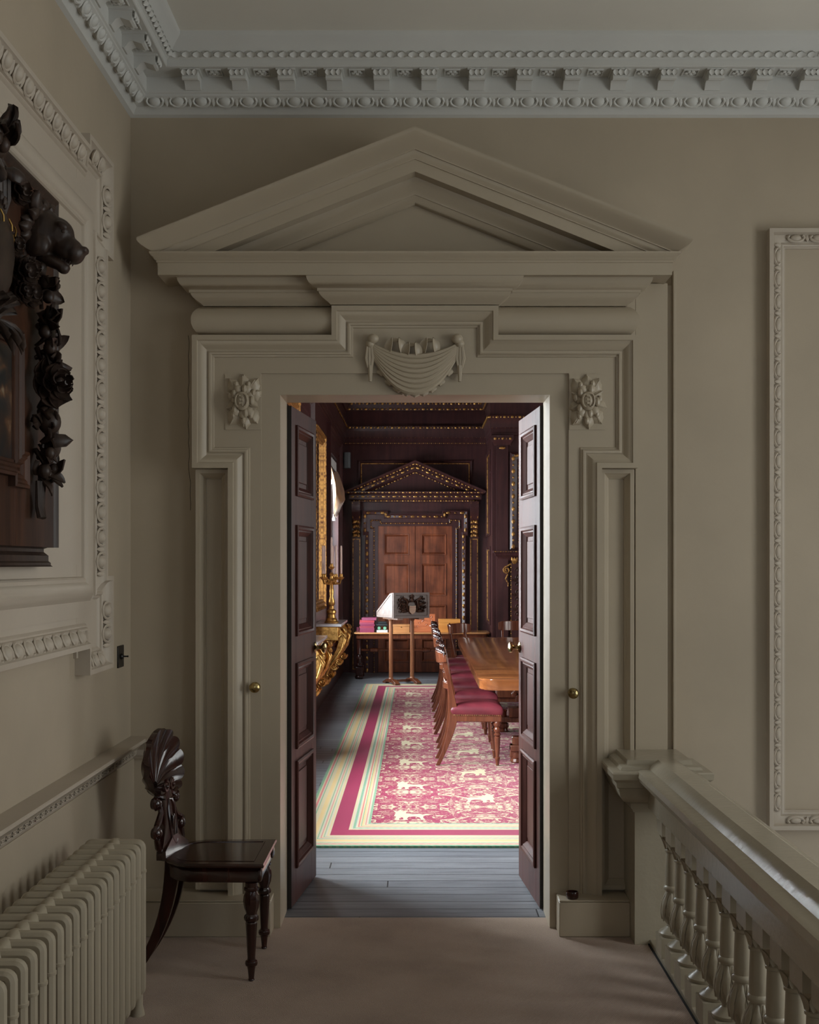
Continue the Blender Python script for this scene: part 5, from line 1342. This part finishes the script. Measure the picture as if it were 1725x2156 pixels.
# carved arms: shield, helm with crest, mantling
m = MB(); R = random.Random(21)
cxs, czs = W_/2+0.005, 1.045
for s_ in (-1, 1):
    for k in range(34):
        a = R.uniform(0, 2*PI); q = math.sqrt(R.random()); px_, pz_ = cxs+s_*(0.125+0.062*q*math.cos(a)), czs+0.0+0.092*q*math.sin(a)
        b2 = a+R.uniform(1.0, 2.2); m.leaf((px_, -0.010, pz_), (px_+0.036*math.cos(b2), -0.022-0.012*R.random(), pz_+0.036*math.sin(b2)), (0, -1, 0), 0.026, R.uniform(-.6, .6), 0.3, 6, 0.005, lobes=2)
    for k in range(0, 13, 3):
        a = -0.9+2.3*k/12; r0_ = 0.075; r1_ = 0.19
        bx, bz = cxs+s_*0.05*math.cos(a*0.6), czs-0.02+0.06*math.sin(a)
        ex, ez = cxs+s_*(0.13+0.055*math.cos(a)), czs+0.005+0.105*math.sin(a)
        m.leaf((bx, -0.006, bz), (ex, -0.020-0.01*R.random(), ez), (0, -1, 0), 0.042, -0.5, 0.25*(-1)**k, 7, 0.006, lobes=2)
        volute_pts = [(ex+0.018*math.cos(t*1.1)*(1-0.08*t), -0.026, ez+0.018*math.sin(t*1.1)*(1-0.08*t)) for t in range(9)]
        m.tube(volute_pts, 0.005, 5)
    m.tube([(cxs+s_*0.055, -0.02, czs-0.08), (cxs+s_*0.085, -0.028, czs-0.02), (cxs+s_*0.075, -0.03, czs+0.05), (cxs+s_*0.10, -0.025, czs+0.09)], [0.010, 0.016, 0.014, 0.008], 7)
    m.ell((cxs+s_*0.085, -0.03, czs+0.075), (0.014, 0.014, 0.016), 8, 6)
m.lathe([(0.001, 0), (0.030, 0.0), (0.034, 0.02), (0.028, 0.045), (0.01, 0.055), (0.001, 0.056)], cxs, -0.012, n=12, m=Matrix.Translation((0, 0, czs+0.045)))
for k in range(7): m.leaf((cxs, -0.015, czs+0.095), (cxs+0.035*math.cos(0.4+k*0.4), -0.02, czs+0.115+0.03*math.sin(0.4+k*0.4)), (0, -1, 0), 0.022, -0.3, 0.2, 5, 0.005)
m.tube([(cxs, -0.015, czs+0.095), (cxs-0.01, -0.02, czs+0.13), (cxs+0.01, -0.02, czs+0.15)], [0.010, 0.012, 0.007], 6)
arms = lp_('carved_arms', m, M['board'], smooth=50)
m = MB(); sh = [(-0.047, 0.045), (-0.047, -0.01), (-0.040, -0.035), (-0.022, -0.055), (0, -0.066), (0.022, -0.055), (0.040, -0.035), (0.047, -0.01), (0.047, 0.045), (0.0, 0.040)]
m.prism([(cxs+x, czs-0.045+z) for x, z in sh], 1, -0.036, -0.012)
M['shield'] = paint('shield_ivory', (0.62, 0.46, 0.32), 0.5, 0.05)
o = m.build('shield', 'shield', None, bevel=0.002); o.parent = arms
m = MB()
for r_ in range(4):
    for q in range(5-r_//1 if r_ < 3 else 2):
        x = (q-(4-r_)/2)*0.018 if r_ < 3 else (q-.5)*0.018; m.leaf((cxs+x, -0.0365, czs-0.038-0.020*r_), (cxs+x, -0.0365, czs-0.050-0.020*r_), (0, -1, 0), 0.009, 0, 0, 3, 0.001)
m.box(cxs-0.04, cxs+0.04, -0.0375, -0.036, czs-0.024, czs-0.018)
M['shield_red'] = plain('shield_red', (0.30, 0.05, 0.04), 0.5)
o = m.build('shield_charge', 'shield_red', None); o.parent = arms
for i, (x, y) in enumerate(((0.115, 0.30), (0.430, 0.30))):
    m = MB(); m.lathe([(0.034, 0.062), (0.036, 0.07), (0.032, 0.078), (0.027, 0.082), (0.027, 0.45), (0.025, 0.83), (0.030, 0.836), (0.034, 0.85), (0.034, 0.860)], x, y, n=18); m.box(x-0.04, x+0.04, 0.02, D_-0.03, 0.858, 0.8825)
    lp_('post', m, 'oak_warm')
    m = MB(); m.prism([(y-0.21, 0.0), (y-0.13, 0.0), (y-0.10, 0.022), (y+0.08, 0.022), (y+0.11, 0.0), (y+0.19, 0.0), (y+0.19, 0.022), (y+0.07, 0.064), (y-0.09, 0.064), (y-0.21, 0.022)], 0, x-0.034, x+0.034); lp_('foot', m, 'chair_wood', bevel=0.003)
m = MB(); m.box(0.14, 0.405, 0.285, 0.315, 0.022, 0.052); lp_('stretcher', m, 'chair_wood', bevel=0.003)
m = MB(); m.lathe([(0.001, 0), (0.022, 0), (0.022, 0.004), (0.012, 0.006), (0.010, 0.010), (0.001, 0.011)], m=Matrix.Translation((0, 0.29, 0.955)) @ Matrix.Rotation(-PI/2, 4, 'Y')); lp_('side_knob', m, M['marble'])

# ------------------------------------------------------------------ long side table below the far door
ST = thing('side_table', 'long low side table with turned legs in front of the far doors', 'table', (0.0, 17.1, 0))
def stop(g, z): return [(x, y, z) for x, y in rrect(-0.885-g, 1.0+g, 16.80-g, 17.38+g, 0.07)]
M['tan_top'] = wood('tan_table_top', (0.36, 0.15, 0.055), (0.62, 0.31, 0.13), 0, 0.6, 0.22, coat=0.3)
m = MB(); m.rings([stop(-0.006, 0.625), stop(0.004, 0.632), stop(0.006, 0.642), stop(0.0, 0.650)]); m.build('table_top', 'tan_top', ST)
m = MB(); m.rings([stop(-0.03, 0.560), stop(-0.024, 0.568), stop(-0.024, 0.626)]); m.build('apron', 'chair_wood', ST)
lgp = [(0.050, 0.0), (0.058, 0.012), (0.060, 0.035), (0.045, 0.050), (0.030, 0.165), (0.032, 0.172), (0.046, 0.180), (0.048, 0.20), (0.026, 0.215), (0.036, 0.245), (0.040, 0.28), (0.030, 0.32), (0.022, 0.335), (0.034, 0.34), (0.034, 0.35), (0.030, 0.36), (0.036, 0.50), (0.038, 0.562)]
for x in (-0.82, 0.93):
    for y in (16.90, 17.28):
        m = MB(); m.lathe(lgp, x, y, n=16); m.box(x-0.048, x+0.048, y-0.048, y+0.048, 0.055, 0.165); m.build('leg', 'hall_chair', ST, bevel=0.002)
m = MB(); m.tube([(-0.82, 17.09, 0.39), (0.93, 17.09, 0.39)], 0.017, 10)
for x in (-0.82, 0.93): m.box(x-0.02, x+0.02, 16.90, 17.28, 0.375, 0.405)
m.m = Matrix.Translation((-0.62, 17.09, 0.39)) @ Matrix.Rotation(PI/2, 4, 'Y'); m.lathe([(0.018, -0.06), (0.03, -0.05), (0.034, 0), (0.03, 0.05), (0.018, 0.06)])
m.m = Matrix.Translation((0.12, 17.09, 0.39)) @ Matrix.Rotation(PI/2, 4, 'Y'); m.lathe([(0.018, -0.06), (0.03, -0.05), (0.034, 0), (0.03, 0.05), (0.018, 0.06)])
m.build('stretcher', 'chair_wood', ST)
# things on it
TZ = 0.650
bk_cols = [(0.24, 0.035, 0.085), (0.26, 0.045, 0.10), (0.30, 0.04, 0.07), (0.22, 0.03, 0.08), (0.30, 0.05, 0.10), (0.42, 0.05, 0.07), (0.24, 0.045, 0.10)]
M['paper'] = plain('paper_edges', (0.72, 0.66, 0.58), 0.8)
z = TZ; R = random.Random(5)
where = ['bottom book', 'second book from the bottom', 'third book from the bottom', 'middle book', 'fifth book from the bottom', 'sixth book, just under the top one', 'top book']
def book(x0, x1, y0, y1, z, h, mt_, label, group=None, rz=0.0):
    cx_, cy_ = (x0+x1)/2, (y0+y1)/2; w, d = (x1-x0)/2, (y1-y0)/2
    t = thing('book', label, 'book', (cx_, cy_, z), group); mm = Matrix.Translation((cx_, cy_, z)) @ Matrix.Rotation(rz, 4, 'Z')
    m = MB(); m.box(-w, w, -d, d, 0, 0.004, mm); m.box(-w, w, -d, d, h-0.0045, h-0.0005, mm); m.box(-w, w, -d, -d+0.005, 0.004, h-0.0045, mm); m.build('cover', mt_, t, bevel=0.001)
    m = MB(); m.box(-w+0.005, w-0.005, -d+0.0055, d-0.006, 0.004, h-0.0045, mm); m.build('pages', 'paper', t)
for i in range(7):
    M['book%d' % i] = plain('book_cloth', bk_cols[i], 0.45); h = (0.034, 0.026, 0.027, 0.025, 0.025, 0.030, 0.036)[i]; ox = (0, 0.003, -0.004, 0.006, -0.002, 0.0, 0.035)[i]
    book(-0.815+ox, -0.610+ox, 16.90, 17.14, z, h, M['book%d' % i], 'maroon book, %s of the stack on the side table' % where[i], 'maroon books stacked on the side table', R.uniform(-.04, .04)); z += h
book(-0.870, -0.838, 17.20, 17.36, TZ, 0.055, M['book0'], 'dark maroon book lying at the left end of the side table behind the stack')
M['green_cloth'] = plain('green_cloth', (0.16, 0.40, 0.26), 0.8); M['black_case'] = plain('black_case', (0.02, 0.022, 0.025), 0.4); M['white_card'] = plain('white_card', (0.7, 0.72, 0.72), 0.7)
m = MB(); m.box(-0.575, -0.425, 16.93, 17.10, TZ, TZ+0.030)
for k in range(4): m.box(-0.578+0.002*k, -0.423, 16.928, 16.932, TZ+0.004+0.007*k, TZ+0.007+0.007*k)
tag(m.build('document_stack', 'white_card', None), 'white stack of papers on side table beside the maroon books', 'papers')
for k, (x, lab) in enumerate(((-0.543, 'left'), (-0.462, 'right'))):
    m = MB(); m.tube([(x, 16.94, TZ+0.056), (x, 17.02, TZ+0.058), (x, 17.09, TZ+0.056)], [0.022, 0.026, 0.022], 12, flat=1.0); tag(m.build('green_roll', 'green_cloth', None), 'rolled green cloth on the papers, %s one of two' % lab, 'cloth')
m = MB(); m.box(-0.585, -0.42, 16.93, 17.11, TZ+0.084, TZ+0.118); m.box(-0.570, -0.435, 16.95, 17.09, TZ+0.118, TZ+0.146)
tag(m.build('black_case', 'black_case', None, bevel=0.008), 'black case with grey top resting on the green rolls', 'case')
M['box_wood'] = wood('tan_box_wood', (0.40, 0.17, 0.06), (0.60, 0.30, 0.12), 0, 0.8, 0.3, coat=0.2, blotch=0.4); M['orange_wood'] = wood('orange_satin_wood', (0.52, 0.20, 0.045), (0.72, 0.34, 0.09), 0, 0.6, 0.25, coat=0.3)
def casket(name, x0, x1, y0, y1, h, mt_, label, knobc='brass'):
    t = thing(name, label, 'box', ((x0+x1)/2, (y0+y1)/2, TZ))
    m = MB(); m.box(x0, x1, y0, y1, TZ, TZ+h*0.72); m.build('body', mt_, t, bevel=0.003)
    m = MB(); m.box(x0-0.003, x1+0.003, y0-0.003, y1+0.003, TZ+h*0.725, TZ+h); m.build('lid', mt_, t, bevel=0.004)
    m = MB(); m.box((x0+x1)/2-0.008, (x0+x1)/2+0.008, y0-0.006, y0-0.0005, TZ+h*0.62, TZ+h*0.70); m.build('latch', knobc, t)
casket('wooden_casket', -0.345, -0.115, 16.92, 17.10, 0.108, 'box_wood', 'low tan wooden box behind the lectern posts')
LR = thing('letter_rack', 'carved reddish wooden letter rack with white card, behind the lectern', 'letter rack', (0.07, 17.15, TZ))
M['red_wood'] = wood('red_carved_wood', (0.34, 0.09, 0.035), (0.52, 0.17, 0.07), 0, 1.6, 0.35)
m = MB(); m.rings([[(-0.095, 17.10, TZ), (0.245, 17.10, TZ), (0.245, 17.13, TZ), (-0.095, 17.13, TZ)], [(-0.095, 17.17, TZ+0.245), (0.245, 17.17, TZ+0.245), (0.245, 17.20, TZ+0.245), (-0.095, 17.20, TZ+0.245)]])
m.box(-0.10, 0.25, 16.98, 17.13, TZ, TZ+0.055); m.build('rack', 'red_wood', LR, bevel=0.003)
m = MB(); R = random.Random(2)
for k in range(22): x, z_ = R.uniform(-0.07, 0.21), R.uniform(0.08, 0.22); m.leaf((x, 17.10+z_*0.285-0.002, TZ+z_), (x+R.uniform(-.03, .03), 17.10+z_*0.285, TZ+z_+R.uniform(-.02, .03)), (0, -1, 0.2), 0.022, 0.3, 0.1, 4, 0.003)
m.build('carving', 'red_wood', LR)
m = MB(); m.box(0.165, 0.225, 17.105, 17.112, TZ+0.075, TZ+0.088); m.build('card', 'white_card', LR)
casket('satinwood_box', 0.292, 0.592, 16.93, 17.16, 0.182, 'orange_wood', 'orange satinwood box at the right end of the side table')

# ------------------------------------------------------------------ gilt console, mirror, candelabrum, festoon, speaker
def console(y0, y1, label):
    t = thing('console_table', label, 'console table', (X0+0.15, (y0+y1)/2, 0.0), 'gilt consoles between the windows')
    m = MB(); m.box(X0+0.006, -0.80, y0, y1, 0.945, 0.972); m.build('marble_top', 'marble', t, bevel=0.004)
    m = MB(); m.box(X0+0.006, -0.835, y0+0.03, y1-0.03, 0.80, 0.945); m.build('frieze', 'gilt', t, bevel=0.006)
    for yc in (y0+0.14, y1-0.14):
        m = MB(); mm = Matrix.Translation((0, yc, 0))
        def sc_path(pts, rads): m.tube([(x, 0, z) for x, z in pts], rads, 8, m=mm)
        def vol(cx_, cz_, r, a0, turns, sgn, rad):
            n = int(turns*14); m.tube([(cx_+r*(1-0.85*i/n)*math.cos(a0+sgn*2*PI*i/14), 0, cz_+r*(1-0.85*i/n)*math.sin(a0+sgn*2*PI*i/14)) for i in range(n+1)], [rad*(1-0.5*i/n) for i in range(n+1)], 7, m=mm)
        rr = []
        for (x, z, w, d) in ((-0.86, 0.93, .075, .05), (-0.82, 0.88, .075, .05), (-0.80, 0.80, .075, .06), (-0.825, 0.71, .07, .065), (-0.875, 0.62, .065, .065), (-0.935, 0.54, .06, .06), (-0.985, 0.47, .055, .05), (-1.02, 0.40, .05, .045), (-1.03, 0.34, .05, .04)):
            rr.append([(x-d/2, yc-w, z-0.01), (x+d/2, yc-w, z+0.01), (x+d*0.7, yc, z+0.015), (x+d/2, yc+w, z+0.01), (x-d/2, yc+w, z-0.01)])
        m.rings(rr)
        for dy_ in (-0.075, 0.075):
            mm = Matrix.Translation((0, yc+dy_, 0))
            vol(-0.955, 0.785, 0.085, 0.6, 1.9, 1, 0.020); vol(-0.885, 0.530, 0.042, -0.5, 1.6, -1, 0.014); vol(-0.835, 0.575, 0.036, 0.2, 1.5, -1, 0.012); vol(-0.985, 0.375, 0.050, 0.3, 1.7, -1, 0.015)
            sc_path([(-0.87, 0.80), (-0.80, 0.86), (-0.77, 0.80), (-0.80, 0.70), (-0.86, 0.61), (-0.93, 0.52), (-0.97, 0.43)], [0.016, 0.020, 0.020, 0.020, 0.018, 0.018, 0.012])
        for k in range(9):
            q = k/8; x = -0.785-0.15*q*q*1.2; z_ = 0.90-0.40*q
            for s_ in (-1, 1): m.leaf((x-0.02, yc+s_*0.01, z_+0.03), (x+0.035, yc+s_*0.07, z_-0.02), (1, s_*0.4, 0.2), 0.055, -0.5, 0.25, 6, 0.008, lobes=2)
            m.ell((x+0.01, yc, z_), (0.016, 0.018, 0.022), 8, 6)
        m.build('scroll_leg', 'gilt', t, smooth=50)
    m = MB(); m.box(X0+0.006, X0+0.05, y0+0.1, y1-0.1, 0.36, 0.42)
    for k in range(9): 
        yy = y0+0.2+(y1-y0-0.4)*k/8; m.leaf((-0.86, yy, 0.82), (-0.87, yy, 0.72), (1, 0, 0), 0.09, -0.4, 0.2, 6, 0.008, lobes=2)
    m.build('carved_apron', 'gilt', t)
    return t
console(12.67, 13.75, 'gilt scroll console with marble top, under the candelabrum, nearest the far window')
console(9.64, 10.72, 'nearer gilt scroll console with marble top, mostly hidden by door leaf')
def mirror(y0, y1, z0, z1, label):
    t = thing('pier_mirror', label, 'mirror', (X0+0.03, (y0+y1)/2, z0), 'tall gilt mirrors between the windows')
    m = MB(); pth_ = [(y0, z0), (y0, z1), (y1, z1), (y1, z0)]
    m.sweep(pth_, [(0, 0), (0, 0.045), (0.02, 0.055), (0.035, 0.035), (0.05, 0.045), (0.07, 0.05), (0.085, 0.03), (0.10, 0.03), (0.11, 0.012), (0.12, 0.0)], fwall, closed=True); m.build('mirror_frame', 'gilt_dim', t)
    m = MB(); bead_path(m, pth_+[pth_[0]], 0.012, 0.052, 0.05, 0.012, fwall, Vector((1, 0, 0))); m.build('beading', 'gilt_dim', t)
    m = MB(); m.box(X0, X0+0.012, y0+0.1, y1-0.1, z0+0.1, z1-0.1); m.build('mirror_glass', M['mirror'], t)
mt, nt, b = new_mat('mirror_silver'); b.inputs['Metallic'].default_value = 1; b.inputs['Roughness'].default_value = 0.03; b.inputs['Base Color'].default_value = (0.8, 0.8, 0.8, 1); M['mirror'] = mt
mirror(12.55, 13.85, 1.10, 3.06, 'tall gilt pier mirror above the farther console')
mirror(9.50, 10.80, 1.10, 3.06, 'tall gilt pier mirror above the nearer console')
# candelabrum and candles
CQ = (-0.925, 12.98, 0.972)
CB = thing('candelabrum', 'gilt candelabrum with tall pale candles on the marble console', 'candelabrum', CQ)
m = MB(); m.lathe([(0.075, 0), (0.078, 0.012), (0.065, 0.022), (0.060, 0.04), (0.045, 0.055), (0.040, 0.09), (0.052, 0.11), (0.050, 0.13), (0.028, 0.15), (0.024, 0.18), (0.036, 0.20), (0.034, 0.24), (0.020, 0.28), (0.026, 0.34), (0.018, 0.40), (0.030, 0.43), (0.034, 0.45), (0.020, 0.47), (0.016, 0.50), (0.024, 0.52), (0.012, 0.54)], CQ[0], CQ[1], n=14, m=Matrix.Translation((0, 0, CQ[2]))); m.build('stem', 'gilt', CB)
M['wax'] = plain('candle_wax', (0.80, 0.60, 0.52), 0.5)
spots = [(0, 0, 0.60)]+[(0.105*math.cos(2*PI*k/5+0.25), 0.105*math.sin(2*PI*k/5+0.25), 0.49) for k in range(5)]
cwhere = ['middle, tallest', 'right, nearest the room', 'back right', 'back left', 'left, nearest the wall', 'front']
for k, (dx, dy, dz) in enumerate(spots):
    p = Vector(CQ)+Vector((dx, dy, dz))
    m = MB()
    if k: 
        m.tube([Vector(CQ)+Vector((0, 0, 0.46)), Vector(CQ)+Vector((dx*0.4, dy*0.4, 0.415)), Vector(CQ)+Vector((dx*0.85, dy*0.85, 0.42)), Vector(CQ)+Vector((dx, dy, 0.47)), p], [0.011, 0.010, 0.009, 0.008, 0.008], 7)
        c_ = Vector(CQ)+Vector((dx*0.55, dy*0.55, 0.45)); m.tube([c_+Vector((dx*0.18*math.cos(a), dy*0.18*math.cos(a), 0.022*math.sin(a))) for a in [i*0.8 for i in range(8)]], 0.006, 5)
    m.lathe([(0.008, -0.03), (0.030, -0.012), (0.034, 0.0), (0.020, 0.003), (0.016, 0.030), (0.019, 0.034), (0.0125, 0.035)], p.x, p.y, n=12, m=Matrix.Translation((0, 0, p.z))); m.build('candle_arm', 'gilt', CB)
    m = MB(); h = 0.30 if k else 0.28; m.lathe([(0.0115, 0.03), (0.0105, 0.03+h*0.9), (0.008, 0.03+h), (0.001, 0.033+h)], p.x, p.y, n=10, m=Matrix.Translation((0, 0, p.z+0.0055)))
    tag(m.build('candle', 'wax', None), 'pale pink candle of the gilt candelabrum, %s one' % cwhere[k], 'candle', 'candles on the console')
# festoon blind
def amber_mat():
    mt, nt, b = new_mat('amber_silk'); v = coords(nt, (3, 1.0, 2)); n = nd(nt, 'ShaderNodeTexNoise', i_Scale=3.0, i_Detail=3.0, i_Distortion=1.0); lk(nt, v, n.inputs['Vector'])
    lk(nt, ramp(nt, n.outputs[0], [(0.35, (0.20, 0.085, 0.02)), (0.65, (0.38, 0.19, 0.055))]), b.inputs['Base Color']); b.inputs['Roughness'].default_value = 0.5
    b.inputs['Transmission Weight'].default_value = 0.0; b.inputs['Sheen Weight'].default_value = 0.4; return mt
M['amber'] = amber_mat()
FB = thing('festoon_blind', 'gathered amber silk festoon hanging in the far left window', 'curtain', (X0-0.02, 15.7, 2.25))
m = MB(); rr = []
for i in range(13):
    q = i/12; z_ = 2.80-0.56*q; out = 0.02+0.12*math.sin(PI*min(1, q*1.02))**0.9*(0.65+0.35*q if q < 0.6 else 1.0); wy = 0.78-0.55*q**2.2
    ring = []
    for j in range(20):
        a = 2*PI*j/20; ring.append((X0+0.015+(out*(0.5+0.5*math.cos(a)))*(1+0.10*math.sin(5*a+q*7)), 15.72+wy*math.sin(a), z_+0.03*math.sin(3*a)))
    rr.append(ring)
m.rings(rr); m.build('silk', 'amber', FB)
m = MB(); m.box(X0-0.09, X0-0.05, 14.80, 16.70, 2.74, 3.0); rr = []
for i in range(25):
    y_ = 14.80+1.9*i/24; x_ = X0-0.03+0.012*math.sin(i*2.1); rr.append([(x_, y_, 2.99), (x_+0.006, y_, 2.99), (x_+0.008, y_, 2.70+0.05*math.sin(i*0.8)), (x_, y_, 2.70+0.05*math.sin(i*0.8))])
m.rings(rr); m.build('lining', 'white_card', FB)
m = MB(); m.lathe([(0.004, 0.06), (0.014, 0.04), (0.012, 0.03), (0.022, 0.0), (0.02, -0.03), (0.004, -0.03)], X0+0.02, 15.6, n=10, m=Matrix.Translation((0, 0, 2.19))); m.build('tassel', 'white_card', FB)
# loudspeaker
LS = thing('wall_speaker', 'small grey loudspeaker high in the far left corner', 'loudspeaker', (-1.035, 17.8, 3.12))
M['speaker_grey'] = plain('speaker_grey', (0.13, 0.15, 0.16), 0.5)
m = MB(); m.rings([[(x, y, z_) for x, y in rrect(-1.085, -0.985, 17.66, 17.80, 0.03)] for z_ in (3.005, 3.235)]); m.build('cabinet', 'speaker_grey', LS, bevel=0.006)
m = MB(); m.box(-1.05, -1.02, 17.79, 17.90, 3.09, 3.15); m.build('bracket', 'black_metal', LS)
